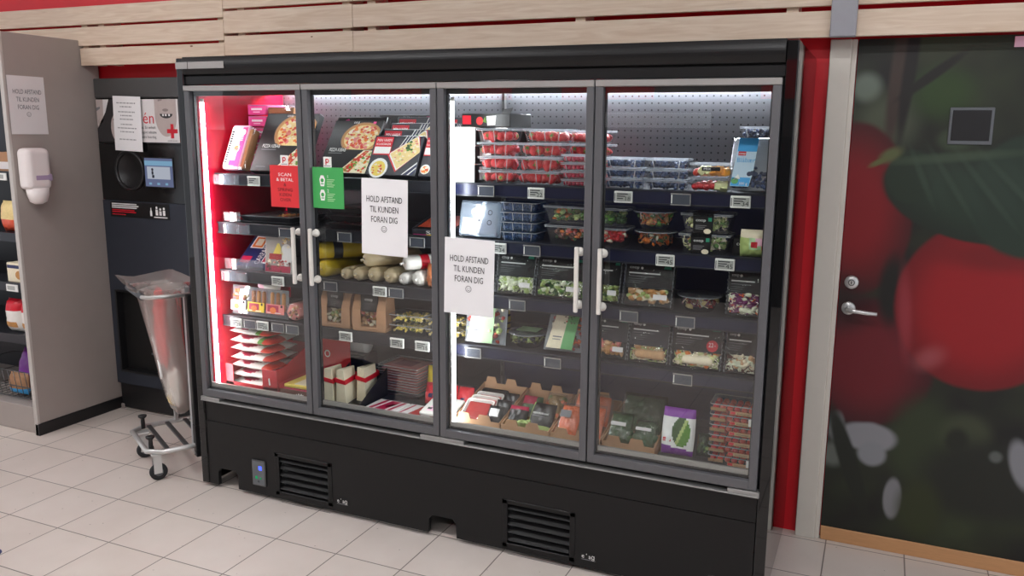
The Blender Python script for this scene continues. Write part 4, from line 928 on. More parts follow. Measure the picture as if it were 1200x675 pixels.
def diamond_box(label, w=0.27, h=0.27, t=0.035):
    mb = MB(); mb.box(-w / 2, w / 2, 0, t, 0, h, 'black_card', 0.003, 2)
    mb.face([(-w * .36, h * .92), (-w * .26, h * .96), (-w * .22, h * .90), (-w * .32, h * .86)], -.0008, 'print_pink')
    for dx, dz in ((-.20, .74), (.04, .74)): mb.face([(w * dx, h * (dz + .06)), (w * (dx + .045), h * dz), (w * dx, h * (dz - .06)), (w * (dx - .045), h * dz)], -.0008, 'print_red'); mb.rect(w * dx - .012, w * dx + .012, h * .60, h * .64, -.0008, 'ink_grey')
    mb.disc(-w * .40, h * .36, w * .20, -.0006, 'cheese', h * .27, 20, -PI / 2, PI / 2); mb.disc(-w * .40, h * .36, w * .15, -.0009, 'tomato', h * .21, 20, -PI / 2, PI / 2); specks(mb, -w * .39, -w * .26, h * .2, h * .55, -.0014, ['herb', 'cheese', 'orange_bit'], 26, (.004, .009))
    mb.text('coop', -w * .30, h * .06, .022, -.0008, 'print_white', w * .22)
    return tag(mb.build('pizza_carton'), label, 'carton', 'pizza cartons on the top shelf')
def meal_box(label, w=0.235, h=0.182, t=0.042, kind=0):
    mb = MB(); mb.box(-w / 2, w / 2, 0, t, 0, h, 'slate', 0.002, 1); y = -.0003
    for k in range(5): mb.face([(w * (.02 + k * .03), h * .62), (w * (.035 + k * .03), h * .62), (w * (.17 + k * .03), h * .98), (w * (.155 + k * .03), h * .98)], y - .0002, 'print_navy' if k % 2 else 'print_white')
    for k in range(4): mb.face([(w * (.22 + k * .06), .004), (w * (.25 + k * .06), .004), (w * .49, h * (.30 - k * .06)), (w * .49, h * (.34 - k * .06))], y - .0002, 'print_navy' if k % 2 else 'print_white')
    c, s = math.cos(.62), math.sin(.62); rr = lambda a, b: (w * .24 + (a * c - b * s) * w * .34, h * .56 + (a * s + b * c) * w * .34)
    clamp = lambda p: (min(max(p[0], -w / 2 + .003), w / 2 - .003), min(max(p[1], .004), h - .004))
    R = lambda k, m=1: [clamp(rr(a * k, b * k * m)) for a, b in ((-1, -.62), (.95, -.62), (1, -.5), (1, .5), (.95, .62), (-1, .62))]
    mb.face(R(1.0), y - .0004, 'print_red'); mb.face(R(.92), y - .0006, 'print_white'); mb.face(R(.84), y - .0008, 'cheese')
    pin = lambda x, z: abs((x - w * .24) * c + (z - h * .56) * s) < w * .26 and abs(-(x - w * .24) * s + (z - h * .56) * c) < w * .15 and x < w / 2 - .008
    specks(mb, -w * .1, w * .48, .02, h * .97, y - .0014, ['cream', 'cheese', 'pink_meat', 'leaf_pale', 'cream'], 90, (.003, .009), pin); specks(mb, w * .2, w * .32, h * .62, h * .86, y - .0019, ['herb', 'leaf_dark'], 16, (.004, .010))
    mb.disc(-w * .27, h * .17, w * .19, y - .0009, 'print_white'); mb.disc(-w * .27, h * .16, w * .145, y - .0012, 'pasta_yellow' if kind == 0 else 'orange_bit'); specks(mb, -w * .38, -w * .16, h * .04, h * .28, y - .0017, ['cream', 'tomato', 'cheese', 'orange_bit'], 24, (.004, .009), lambda x, z: (x + w * .27) ** 2 + (z - h * .16) ** 2 < (w * .13) ** 2)
    mb.rect(-w * .46, -w * .10, h * .50, h * .95, y - .0015, 'print_red'); mb.rect(-w * .445, -w * .115, h * .53, h * .70, y - .0018, 'print_white')
    mb.text('MIN VARM', -w * .43, h * .835, .017, y - .0018, 'print_white', w * .30); mb.text('KLASSIKER', -w * .43, h * .745, .013, y - .0018, 'print_white', w * .30)
    return tag(mb.build('meal_carton'), label, 'carton', 'ready-meal cartons on the top shelf')
Z = SZ[0] + .001
def bread_tray(label, band=True, fill='rye_brown', w=0.15, d=0.12, h=0.036):
    t = thing('crumb_tray', label, 'tray', 'pink-banded trays on the top shelf'); mb = MB(); mb.tub(w, d, h, 'clear_plastic', 0.9, 'rim_plastic'); mb.build('tub', t)
    mb = MB(); mb.box(-w * .42, w * .42, d * .1, d * .9, .003, h * .8, fill, 0.008, 2); mb.build('filling', t)
    if band: mb = MB(); mb.box(-w * .52, -w * .12, -.003, d + .002, .001, h + .002, 'print_pink', 0.002, 1); mb.rect(-w * .44, -w * .2, h * .5, h * .7, -.0036, 'print_white'); mb.rect(-w * .40, -w * .25, h * .25, h * .36, -.0036, 'print_pale_pink'); mb.build('sleeve', t)
    return t
for k in range(6): put(bread_tray(('%s pink-banded tray of brown crumbed food in the rear stack' % ['lowest', 'second lowest', 'third lowest', 'third highest', 'second highest', 'topmost'][k]), True, 'bread_brown' if k % 2 else 'rye_brown', 0.265, 0.13, 0.046), 0.186, 0.315, Z + k * 0.0525 + .001)
# the pink and white sleeved pack standing askew
t = thing('patty_pack', 'pink and white sleeved pack leaning at the far left of the top shelf', 'pack')
mb = MB(); mb.box(-0.055, 0.060, 0.004, 0.050, 0.006, 0.200, 'bread_brown', 0.012, 2); mb.build('filling', t)
mb = MB(); mb.box(-0.064, 0.068, 0.0, 0.054, 0.0, 0.208, 'clear_plastic', 0.010, 2); mb.build('tray', t)
mb = MB(); mb.box(-0.067, 0.040, -0.003, 0.030, -0.0, 0.212, 'print_pale_pink', 0.008, 2); mb.rect(0.004, 0.034, 0.012, 0.20, -0.0036, 'print_pink'); mb.rect(-0.064, -0.040, 0.012, 0.20, -0.0036, 'print_white')
mb.disc(0.012, 0.176, 0.015, -0.0042, 'print_white'); mb.disc(-0.010, 0.100, 0.024, -0.0042, 'print_white'); mb.disc(-0.006, 0.098, 0.014, -0.0046, 'crust'); specks(mb, -.02, .014, .085, .115, -.005, ['herb', 'print_pink', 'cream'], 12, (.003, .006))
for q in range(14): mb.rect(-0.060, -0.045, 0.030 + q * 0.011, 0.037 + q * 0.011, -0.0042, 'ink')
for q in range(4): mb.rect(-0.02, 0.02, 0.136 + q * .007, 0.139 + q * .007, -0.0042, 'print_white')
mb.rect(-0.03, 0.036, 0.016, 0.040, -0.0040, 'print_pink'); mb.build('sleeve', t); lean(t, 0.112, 0.125, Z, 0.40, 0.054, -0.10)
lean(pizza_box('black pizza carton leaning behind the red card', 0.29, 0.29), 0.352, 0.128, Z, 0.50, 0.035)
lean(diamond_box('black carton with two red diamonds just right of the green card'), 0.592, 0.34, Z, 0.42, 0.035, 0.0)
lean(pizza_box('black pizza carton leaning in front, above the green card', 0.25, 0.27), 0.698, 0.125, Z, 0.60, 0.035, 0.0)
lean(pizza_box('black pizza carton standing tallest at the back of the top shelf', 0.31, 0.27), 0.80, 0.47, Z + 0.0, 0.16, 0.035)
for c_, (cx, nm) in enumerate(((0.944, 'left'), (1.186, 'right'))):
    w = 0.236 if c_ == 0 else 0.225
    for k in range(4):
        o = meal_box('dark ready-meal carton with red label, %s of the %s leaning row' % (['frontmost', 'second', 'third', 'rearmost'][k], nm), w if c_ == 0 else 0.10, 0.182, 0.035, c_) if c_ == 0 else meal_box('dark ready-meal carton cut off by the door frame, %s of the right leaning row' % ['frontmost', 'second', 'third', 'rearmost'][k], 0.115, 0.182, 0.035, 1)
        lean(o, cx if c_ == 0 else 1.135, 0.122 + k * 0.062, Z + 0.003, 0.48 - 0.06 * k, 0.035)
        o.location.z += 0.002 * k; o.scale = (1, 1, 1 + 0.13 * k)

# --- second shelf, left half: flat packs
Z = SZ[1] + .001
def flat_pack(label, w, d, h, top, rim='black_plastic', deco=None, group='flat packs on the second shelf'):
    t = thing('flat_pack', label, 'pack', group); mb = MB(); mb.tub(w, d, h, rim, 0.9, rim); mb.build('tray', t)
    mb = MB(); mb.box(-w * .46, w * .46, d * .05, d * .95, h - .008, h - .002, top, .002, 1)
    if deco: deco(mb, w, d, h)
    mb.build('filling', t); mb = MB(); mb.box(-w * .495, w * .495, d * .005, d * .995, h + .0002, h + .0022, 'film'); mb.build('film', t); return t
def round_bake(mb, w, d, h):
    mb.lathe([(0.0, h - .001), (0.045, h), (0.052, h + .004), (0.040, h + .008), (0.0, h + .009)], 'crust', 20, 'z', (w * .18, d * .4, -.006)); heap(mb, w * .18 - .03, w * .18 + .03, d * .4 - .03, d * .4 + .03, h, h + .002, ['cheese', 'orange_bit', 'tomato'], 14, (.004, .008), .5)
put(flat_pack('flat clear pack holding a round golden bake on the second shelf', 0.30, 0.26, 0.022, 'interior_grey', 'shelf_grey', round_bake), 0.27, 0.135, Z + .012 + .0)
put(flat_pack('grey flat tray under the pack with the round golden bake', 0.31, 0.27, 0.011, 'shelf_grey', 'shelf_grey'), 0.27, 0.130, Z)
mb = MB(); mb.box(-.05, .05, 0, .002, 0, .045, 'tag_clear', .001, 1); mb.rect(-.04, -.015, .006, .04, -.001, 'print_white'); mb.rect(.012, .03, .004, .042, -.001, 'print_white'); put(tag(mb.build('shelf_divider'), 'small clear divider at the left end of the second shelf', 'divider'), 0.105, 0.112, Z + .004)
def meat_rows(mb, w, d, h): heap(mb, -w * .38, w * .38, d * .14, d * .86, h - .004, h - .003, ['salami', 'pink_meat', 'bean_brown'], 30, (.008, .013), .25)
for k in range(3):
    put(flat_pack('black tray of reddish meat, %s of the pile below the green card' % ['bottom', 'middle', 'top'][k], 0.25, 0.22, 0.024, 'bean_brown', 'black_plastic', meat_rows, 'meat trays on the second shelf'), 0.735, 0.135, Z + k * .034)
def fish(mb, w, d, h):
    mb.box(-w * .44, -w * .02, d * .1, d * .9, h - .003, h - .001, 'salmon', .001, 1); mb.box(w * .02, w * .44, d * .1, d * .9, h - .003, h - .001, 'pink_meat', .001, 1); mb.box(-w * .46, w * .46, .004, d * .12, h - .002, h - .0004, 'black_card')
t = flat_pack('dark tray of orange-red fish tilted toward the glass on the second shelf', 0.19, 0.20, 0.026, 'black_card', 'slate', fish)
mb = MB(); mb.box(-0.094, 0.094, -0.003, -0.001, 0.0, 0.026, 'slate', .0005, 1); mb.text('SVR', -0.03, 0.005, 0.022, -0.0034, 'print_white', 0.09); mb.rect(-0.09, -0.03, 0.001, 0.0035, -0.0034, 'print_pink'); mb.rect(-0.03, 0.09, 0.001, 0.0035, -0.0034, 'print_yellow'); mb.build('label_band', t)
put(t, 1.145, 0.122, Z + .002, 0.24)

# --- third shelf, left half
Z = SZ[2] + .001
mb = MB(); mb.box(-0.11, 0.11, 0, 0.004, 0, 0.05, 'tag_clear', .001, 1); put(tag(mb.build('shelf_divider'), 'clear riser along the left end of the third shelf', 'divider'), 0.16, 0.111, Z + .004)
mb = MB(); w, h = 0.22, 0.20; mb.box(-w / 2, w / 2, 0, 0.022, 0, h, 'print_navy', .002, 1)
mb.face([(-w * .46, h * .05), (w * .48, h * .05), (w * .48, h * .98), (-w * .46, h * .98)], -.0004, 'print_navy'); mb.rect(-w * .42, -w * .08, h * .55, h * .92, -.0008, 'print_white'); mb.rect(-w * .39, -w * .11, h * .58, h * .89, -.0011, 'orange_bit'); mb.rect(-w * .33, -w * .16, h * .63, h * .84, -.0014, 'cream')
mb.rect(w * .10, w * .46, h * .12, h * .86, -.0008, 'print_white'); mb.rect(w * .12, w * .44, h * .15, h * .83, -.0011, 'print_crimson'); mb.M = Matrix.Translation((w * .065, 0, h * .08)) @ Matrix.Rotation(-PI / 2, 4, 'Y'); mb.text('CARPACCIO', 0, 0, .042, -.0012, 'print_white', h * .80); mb.M = Matrix.Identity(4); mb.rect(-w * .46, -w * .2, h * .1, h * .3, -.0009, 'print_crimson')
o = tag(mb.build('meat_pack'), 'navy box with white lettering and a crimson window, leaning on the third shelf', 'pack'); lean(o, 0.185, 0.150, Z, 0.86, 0.022)
t = thing('meat_pack', 'upright clear pack showing a plated meat dish beside the door handle', 'pack'); mb = MB(); mb.box(-0.074, 0.074, 0, 0.020, 0, 0.182, 'paper_dim', .004, 2); y = -.0006
mb.rect(-.07, .07, .004, .178, y + .0003, 'panel_grey'); mb.disc(.045, .085, .035, y, 'paper_dim', .05); mb.face([(-.03, .085), (.03, .085), (.005, .135), (-.005, .135)], y, 'pasta_yellow'); mb.rect(-.05, .02, .062, .088, y - .0003, 'salami')
heap(mb, -.055, .055, .002, .004, .040, .062, ['salami', 'pink_meat', 'cream'], 26, (.006, .011), .5); specks(mb, .02, .06, .12, .16, y - .0004, ['cheese', 'cream', 'crust'], 8, (.005, .012)); mb.rect(-.07, .07, .006, .034, y - .0002, 'print_crimson'); specks(mb, -.07, .07, .008, .05, y - .0006, ['salami', 'bean_brown'], 20, (.004, .01)); mb.build('card', t)
mb = MB(); mb.box(-0.077, 0.077, -.007, 0.022, -0.0, 0.186, 'film', .004, 2); mb.build('film', t); lean(t, 0.345, 0.122, Z, 0.10, 0.022)
# rolls of sausage lying front to back
def roll(label, r, ln, mat, cap='sausage_skin', band=None, group='sausage rolls on the third shelf'):
    t = thing('sausage_roll', label, 'sausage', group); mb = MB()
    prof = [(0.0, .004), (r * .16, .002), (r * .22, .008), (r * .55, .004), (r * .82, .010), (r * .96, .022), (r, .04), (r, ln - .04), (r * .9, ln - .015), (r * .4, ln)]
    mb.lathe(prof, mat, 24, 'y', (0, 0, r), lambda a, h: 1 + (0.10 * math.sin(a * 9) if h < .012 else (0.03 * math.sin(a * 9) if h < .024 else 0.012 * math.sin(a * 3 + h * 20)))); mb.build('casing', t)
    mb = MB(); mb.tube([(0, .006, r), (0.002, -.006, r), (0.006, -.013, r - .003)], [.0045, .0035, .006], mat, 8); mb.lathe([(.0052, -.004), (.0052, .0)], 'steel', 8, 'y', (0, 0, r)); mb.build('tied_end', t)
    if band:
        mb = MB(); mb.lathe([(r * 1.004, ln * .28), (r * 1.012, ln * .29), (r * 1.012, ln * .42), (r * 1.004, ln * .43)], band, 24, 'y', (0, 0, r)); mb.build('band', t)
    return t
put(roll('pale sausage roll, leftmost of the front row', .0275, .26, 'sausage_skin'), 0.700, .122, Z, 0, -.12)
put(roll('pale sausage roll, second from the left in the front row', .0300, .26, 'sausage_skin'), 0.766, .122, Z, 0, -.10)
put(roll('pale sausage roll, fattest in the middle of the front row', .0345, .26, 'sausage_skin'), 0.846, .122, Z, 0, -.08)
put(roll('pale sausage roll, rightmost beige one in the front row', .0340, .26, 'sausage_skin'), 0.926, .122, Z, 0, -.05)
put(roll('pale sausage roll lying on top of the front row', .0335, .27, 'sausage_skin'), 0.812, .115, Z + .067, 0, -.55)
put(roll('thin white sausage roll under the red-banded one', .0265, .26, 'sausage_white'), 0.992, .124, Z, 0, -.06)
put(roll('fat white sausage roll at the right end of the row', .0330, .26, 'sausage_white', band='paper_dim'), 1.062, .124, Z, 0, -.06)
put(roll('white sausage roll with a red band, resting on the white ones', .0315, .25, 'sausage_white', band='print_red'), 1.008, .112, Z + .0675, 0, -.62)
put(roll('yellow sausage roll at the front left of the second door', .0385, .30, 'sausage_yellow', group='yellow sausage rolls'), 0.582, .122, Z, 0, -.06)
put(roll('yellow sausage roll with a dark label on top of the other', .0375, .27, 'sausage_yellow', band='slate', group='yellow sausage rolls'), 0.545, .135, Z + .0795, 0, -.75)
put(roll('yellow sausage roll behind the handles of the left doors', .036, .30, 'sausage_yellow', group='yellow sausage rolls'), 0.495, .124, Z, 0, -.10)
mb = MB(); mb.pillow(0.07, 0.10, 0.06, lambda u, v, s: 'net_orange', 12, .006, 41); mb2 = tag(mb.build('sausage_bag'), 'shiny orange-brown bag beside the white sausage rolls', 'bag'); put(mb2, 1.138, .150, Z)

# --- fourth shelf, left half
Z = SZ[3] + .001
def deli_pack(label, lab, inner, food, mats, w=.098, h=.150, d=.045):
    t = thing('deli_pack', label, 'pack', 'upright deli packs on the fourth shelf'); mb = MB(); mb.box(-w / 2, w / 2, 0.0, d, 0, h, 'clear_plastic', .008, 2); mb.box(-w / 2 - .003, w / 2 + .003, d * .4, d * .4 + .003, -.0, h + .004, 'rim_plastic', .001, 1); mb.build('tray', t)
    mb = MB()
    if food == 'rolls':
        for k in range(3): mb.lathe([(.004, .03), (.011, .034), (.012, .07), (.012, h - .018), (.008, h - .010)], mats[k % len(mats)], 12, 'z', (-w * .29 + k * w * .29, d * .5, 0))
    else: heap(mb, -w * .38, w * .38, d * .25, d * .7, .02, h - .02, mats, 46, (.010, .016), .7)
    mb.build('filling', t)
    mb = MB(); mb.box(-w / 2 + .004, w / 2 - .004, -.0022, -.0006, .022, h * .52, lab, .0005, 1); mb.rect(-w * .38, w * .18, .032, h * .48, -.0026, inner); mb.disc(-w * .10, h * .30, w * .16, -.003, 'orange_bit', w * .13); mb.disc(w * .33, h * .46, .006, -.003, 'ink'); mb.rect(-w * .38, w * .3, .026, .029, -.0028, 'print_white'); mb.build('label', t)
    return t
lean(deli_pack('upright deli pack with a white and yellow label, leftmost of three', 'paper', 'print_white', 'heap', ['orange_bit', 'cream', 'pink_meat', 'crust'], .096, .132), 0.105, .122, Z, .09, .045)
lean(deli_pack('upright deli pack with a yellow label, middle of three', 'print_yellow', 'print_crimson', 'rolls', ['bread_brown', 'crust', 'bread_brown'], .104, .128), 0.208, .122, Z, .09, .045)
lean(deli_pack('upright deli pack with a dusky pink label, rightmost of three', 'pink_meat', 'print_crimson', 'rolls', ['crust', 'bread_brown', 'crust'], .112, .128), 0.318, .122, Z, .09, .045)
mb = MB(); mb.pillow(.13, .030, .05, lambda u, v, s: 'white_pack' if u > .35 else 'print_pale_pink', 10, .003, 51); o = tag(mb.build('sweet_pack'), 'small pink and white wrapper lying across the tops of the upright deli packs', 'pack')
put(o, 0.262, .158, Z + .132)
mb = MB(); mb.bm.free()
t = thing('meat_roll', 'round clear-wrapped meat roll beside the upright deli packs', 'pack'); mb = MB(); mb.lathe([(0, .004), (.026, .0), (.036, .006), (.040, .02), (.040, .11), (.03, .12), (0, .12)], 'pink_meat', 24, 'y', (0, 0, .042), lambda a, h: 1 + .05 * math.sin(a * 5) + .03 * math.sin(a * 3 + 1)); heap(mb, -.025, .025, .0, .004, .015, .07, ['crust', 'cream', 'bean_brown', 'pink_meat'], 26, (.006, .010), .5); mb.build('filling', t)
mb = MB(); mb.lathe([(0, -.005), (.030, -.007), (.043, .002), (.045, .02), (.045, .12), (0, .126)], 'film_haze', 24, 'y', (0, 0, .0455), lambda a, h: 1 + .03 * math.sin(a * 7)); mb.build('film', t); put(t, 0.418, .126, Z)
def paper_bag(label, w=.155, h=.175, d=.085, food=('cream', 'leaf_pale')):
    t = thing('paper_bag', label, 'bag', 'windowed paper bags on the fourth shelf'); mb = MB(); F = lambda k, z: w / 2 * k
    # gusseted sack, front open as a window
    P = [(0, 1.0, 0.0), (.25, 1.03, -.004), (.6, 1.0, -.002), (.86, .96, .012), (1.0, .98, .026)]
    n = len(P)
    for side in (-1, 1):
        vs = []
        for (tz, kx, fy) in P:
            z = tz * h; ow = w / 2 * kx; vs += [(side * ow, fy, z), (side * w * (.22 + .04 * tz), fy - .002, z), (side * (ow - .014 * (1 if .2 < tz < .95 else .3)), d * .5 + fy * .4, z), (side * ow, d, z)]
        fs = []
        for i in range(n - 1):
            for (a, b) in ((1, 0), (0, 2), (2, 3)):
                q = (i * 4 + a, i * 4 + b, (i + 1) * 4 + b, (i + 1) * 4 + a); fs.append(q if side > 0 else q[::-1])
        mb.add(vs, fs, 'kraft')
        fo = [(side * w * .26, .026, h), (side * w * .49, .026, h), (side * w * .43, .050, h * 1.10), (side * w * .30, .040, h * 1.12)]; mb.add(fo, [(0, 1, 2, 3)], 'kraft_dark')
    mb.box(-w * .5, w * .5, -.002, d, 0, h * .12, 'kraft', .003, 1); mb.box(-w * .49, w * .49, d - .002, d, 0, h * 1.08, 'kraft_dark'); mb.build('paper_sides', t)
    mb = MB(); mb.box(-w * .26, w * .26, .006, .008, h * .55, h * 1.10, 'black_card'); mb.text('coop', -w * .14, h * .86, .020, .0054, 'print_white', w * .24)
    for q in range(4): mb.rect(-w * .18, w * (.16 - .05 * q), h * (.78 - q * .05), h * (.79 - q * .05), .0054, 'ink_grey')
    mb.build('label', t)
    mb = MB(); heap(mb, -w * .30, w * .30, .016, d - .02, h * .13, h * .62, list(food), 60, (.009, .015), .6); mb.build('filling', t, True)
    mb = MB(); mb.box(-w * .27, w * .27, .000, .0018, h * .10, h * 1.0, 'film'); mb.build('window', t); return t
put(paper_bag('brown paper bag with a window, left of the pair', .160, .155, .085, ('cream', 'olive', 'cheese', 'leaf_pale')), 0.648, .122, Z, 0, 0)
put(paper_bag('brown paper bag with a window, right of the pair', .160, .155, .085, ('cream', 'crust', 'chicken', 'pink_meat')), 0.826, .122, Z, 0, .08)
def pasta_tray(label, w=.162, d=.13, h=.042):
    t = thing('pasta_tray', label, 'tray', 'yellow pasta trays on the fourth shelf'); mb = MB(); heap(mb, -w * .42, w * .42, d * .12, d * .88, .011, h - .011, ['pasta_yellow', 'pasta_yellow', 'pasta_yellow', 'cheese', 'cheese', 'olive'], 110, (.007, .011), .6); mb.build('pasta', t, True)
    mb = MB(); mb.tub(w, d, h, 'clear_plastic', .94, 'rim_plastic'); mb.build('tub', t); mb = MB(); mb.box(-w * .5, w * .5, .0, d, h, h + .002, 'film', .0005, 1); mb.build('film', t); return t
p0 = None
for (x, k, nm) in ((1.004, 0, 'lower pasta tray in the left stack'), (1.004, 1, 'upper pasta tray in the left stack'), (1.178, 0, 'lower pasta tray beside the door frame'), (1.178, 1, 'upper pasta tray beside the door frame')):
    o = pasta_tray('yellow ' + nm) if p0 is None else dup(p0, 'yellow ' + nm); p0 = p0 or o; put(o, x, .128, Z + k * .0445)

# --- floor of the left half
Z = DECK + .001
t = thing('display_tray', 'red cardboard tray holding a stack of white and red bags', 'tray'); mb = MB()
mb.box(0, .30, 0, .24, 0, .004, 'box_red'); mb.box(0, .045, 0, .004, 0, .115, 'box_red', .001, 1); mb.box(.215, .30, 0, .004, 0, .112, 'box_red', .001, 1); mb.slab([(0, 0), (.30, 0), (.30, .03), (0, .03)], 0, .004, 'box_red')
for x in (0, .297): mb.add([(x, 0, 0), (x, .24, 0), (x, .24, .19), (x, .06, .12), (x, 0, .115), (x + .003, 0, 0), (x + .003, .24, 0), (x + .003, .24, .19), (x + .003, .06, .12), (x + .003, 0, .115)], [(0, 4, 3, 2, 1), (5, 6, 7, 8, 9), (0, 5, 9, 4), (4, 9, 8, 3), (3, 8, 7, 2), (2, 7, 6, 1), (1, 6, 5, 0)], 'box_red')
mb.box(0, .30, .237, .24, 0, .19, 'box_red'); mb.face([(.252, .040), (.262, .040), (.258, .074), (.250, .070)], -.0006, 'print_white'); mb.build('carton', t); put(t, 0.045, .085, Z)
def cheese_bag(k):
    mb = MB(); w, d, h = .245, .19, .033; n = 12
    mb.M = Matrix.Rotation(-PI / 2, 4, 'X') @ Matrix.Translation((0, 0, 0))
    mb.pillow(w, d, h, lambda u, v, s: ('print_crimson' if (0.10 < u < 0.62 and 0.04 < v < .52 and abs(v - .28) < .24 - abs(u - .36) * .7) else ('herb' if (.66 < u < .78 and v < .5 and k > 4) else ('tomato' if (u > .80 and v < .55) else 'white_pack'))), 18, .003, 60 + k, 4.0)
    return mb
LBL = ['bottom', 'second lowest', 'third lowest', 'fourth', 'third highest', 'second highest', 'topmost']
for k in range(7):
    mb = cheese_bag(k); o = tag(mb.build('grated_bag'), '%s white and red bag in the red cardboard tray' % LBL[k], 'bag', 'stacked white and red bags'); o.location = (0.184 + (.006 if k % 2 else -.004), .095 + (0.0 if k % 2 else .004), Z + .026 + k * .0405); o.rotation_euler = (0, 0, (.03 if k % 2 else -.04)); 
t = thing('display_tray', 'low dark red tray holding flat yellow and red packs', 'tray'); mb = MB(); mb.box(0, .24, 0, .24, 0, .003, 'box_red')
mb.box(0, .24, 0, .003, 0, .036, 'bean_brown'); mb.box(0, .003, 0, .24, 0, .06, 'box_red'); mb.box(.237, .24, 0, .24, 0, .06, 'box_red'); mb.box(0, .24, .237, .24, 0, .22, 'box_red'); mb.disc(.10, .150, .018, .2366, 'print_white'); mb.disc(.10, .150, .012, .2362, 'box_red')
mb.face([(.10, .006), (.135, .004), (.150, .022), (.140, .018), (.134, .026), (.126, .016), (.118, .026), (.112, .014), (.104, .022)], -.0006, 'print_white'); mb.build('carton', t); put(t, 0.358, .082, Z); t.scale = (.92, 1, 1)
for k, (m1, m2) in enumerate((('print_crimson', 'box_red'), ('pasta_yellow', 'cream'))):
    mb = MB(); mb.box(0, .20, 0, .18, 0, .016, m1, .004, 2); mb.box(.05, .19, .01, .16, .016, .0172, m2); o = tag(mb.build('flat_pack'), ('dark red flat pack in the low tray', 'cream and yellow flat pack lying on top in the low tray')[k], 'pack'); put(o, 0.366 + .004 * k, .10, Z + .020 + k * .018)
mb = MB(); mb.lathe([(.04, 0), (.042, .004), (.042, .20), (.04, .204)], 'white_pack', 24, 'x', (0, 0, .042)); o = tag(mb.build('paper_roll'), 'white roll behind the red tray', 'roll'); put(o, 0.395, .44, Z + .14)
mb = MB(); mb.box(0, .24, 0, .12, 0, .14, 'interior_dark', .003, 1); o = tag(mb.build('storage_box'), 'dark box carrying the white roll at the back', 'box'); put(o, 0.37, .38, Z)
# cheese wedges
t0 = thing('wedge_tray', 'dark tray of pale wedges under the paper bags', 'tray'); mb = MB(); mb.box(-.13, .078, 0, .22, 0, .004, 'black_plastic'); 
for (a, b, c, d, e) in ((-.13, .078, 0, .003, .018), (-.13, .078, .217, .22, .10)): mb.box(a, b, c, d, 0, e, 'black_plastic')
for x in (-.13, .075): mb.add([(x, 0, 0), (x, .22, 0), (x, .22, .13), (x, 0, .018), (x + .003, 0, 0), (x + .003, .22, 0), (x + .003, .22, .13), (x + .003, 0, .018)], [(0, 3, 2, 1), (4, 5, 6, 7), (0, 4, 7, 3), (3, 7, 6, 2), (2, 6, 5, 1), (1, 5, 4, 0)], 'black_plastic')
mb.build('carton', t0); put(t0, 0.720, .075, Z)
for i, (x, y, a) in enumerate(((0.628, .085, .04), (0.688, .092, .0), (0.748, .16, -.05))):
    t = thing('cheese_wedge', '%s pale wedge with a red band under the paper bags' % ['leftmost', 'middle', 'right-hand'][i], 'cheese', 'pale wedges in the dark tray')
    mb = MB(); mb.add([(-.026, 0, 0), (.026, 0, 0), (.018, .0, .155), (-.018, .0, .155), (-.006, .12, 0), (.006, .12, 0), (.004, .10, .15), (-.004, .10, .15)], [(0, 1, 2, 3), (1, 5, 6, 2), (5, 4, 7, 6), (4, 0, 3, 7), (3, 2, 6, 7), (0, 4, 5, 1)], 'cream'); mb.build('wedge', t)
    mb = MB(); mb.add([(-.0285, -.003, .098), (.0285, -.003, .090), (.0275, -.003, .108), (-.027, -.003, .116), (-.008, .125, .098), (.008, .125, .09), (.008, .125, .108), (-.008, .125, .116)], [(0, 1, 2, 3), (1, 5, 6, 2), (4, 0, 3, 7), (3, 2, 6, 7), (0, 4, 5, 1), (5, 4, 7, 6)], 'print_red'); mb.build('band', t)
    put(t, x, y, Z + .0045, 0, a)
def thin_tray(label, top='pink_meat', w=.22, d=.17):
    t = thing('slice_tray', label, 'tray', 'stacked thin clear trays'); mb = MB(); mb.tub(w, d, .012, 'clear_plastic', .93, 'rim_plastic'); mb.build('tub', t); mb = MB(); mb.box(-w * .42, w * .42, d * .08, d * .92, .002, .007, top, .001, 1); mb.box(-w * .25, w * .2, d * .25, d * .75, .007, .0075, 'print_crimson'); mb.build('slices', t); return t
s0 = None
for k in range(10):
    l = '%s thin clear tray in the deep pink stack' % ['lowest', 'second lowest', 'third lowest', 'fourth lowest', 'fifth lowest', 'fifth highest', 'fourth highest', 'third highest', 'second highest', 'topmost'][k]
    o = thin_tray(l) if s0 is None else dup(s0, l); s0 = s0 or o; put(o, 0.842 + rnd.uniform(-.004, .004), .305 + rnd.uniform(-.004, .004), Z + .012 + k * .0125, 0, -.06)
mb = MB(); mb.box(-.12, .12, 0, .20, 0, .011, 'interior_dark', .002, 1); o = tag(mb.build('riser_board'), 'dark board under the stack of thin trays', 'board'); put(o, 0.842, .300, Z)
def card_pack(label, w, d, fn):
    mb = MB(); mb.M = Matrix.Rotation(-PI / 2, 4, 'X') @ Matrix.Identity(4); mb.box(-w / 2, w / 2, -.010, 0, 0, d, 'paper_dim', .002, 1); fn(mb, w, d); return tag(mb.build('slice_pack'), label, 'pack', 'flat red and white packs at the front')
def slice_print(mb, w, d):
    pass
def flat_print(label, x, y, w, d, rot, cols, z=None):
    mb = MB(); mb.box(-w / 2, w / 2, 0, d, 0, .010, 'paper_dim', .002, 1)
    for (a, b, c, e, m) in cols: mb.add([(a * w, c * d, .0104), (b * w, c * d, .0104), (b * w + .12 * w, e * d, .0104), (a * w + .12 * w, e * d, .0104)], [(0, 1, 2, 3)], m)
    o = tag(mb.build('slice_pack'), label, 'pack', 'flat red and white packs at the front'); return put(o, x, y, Z if z is None else z, 0, rot)
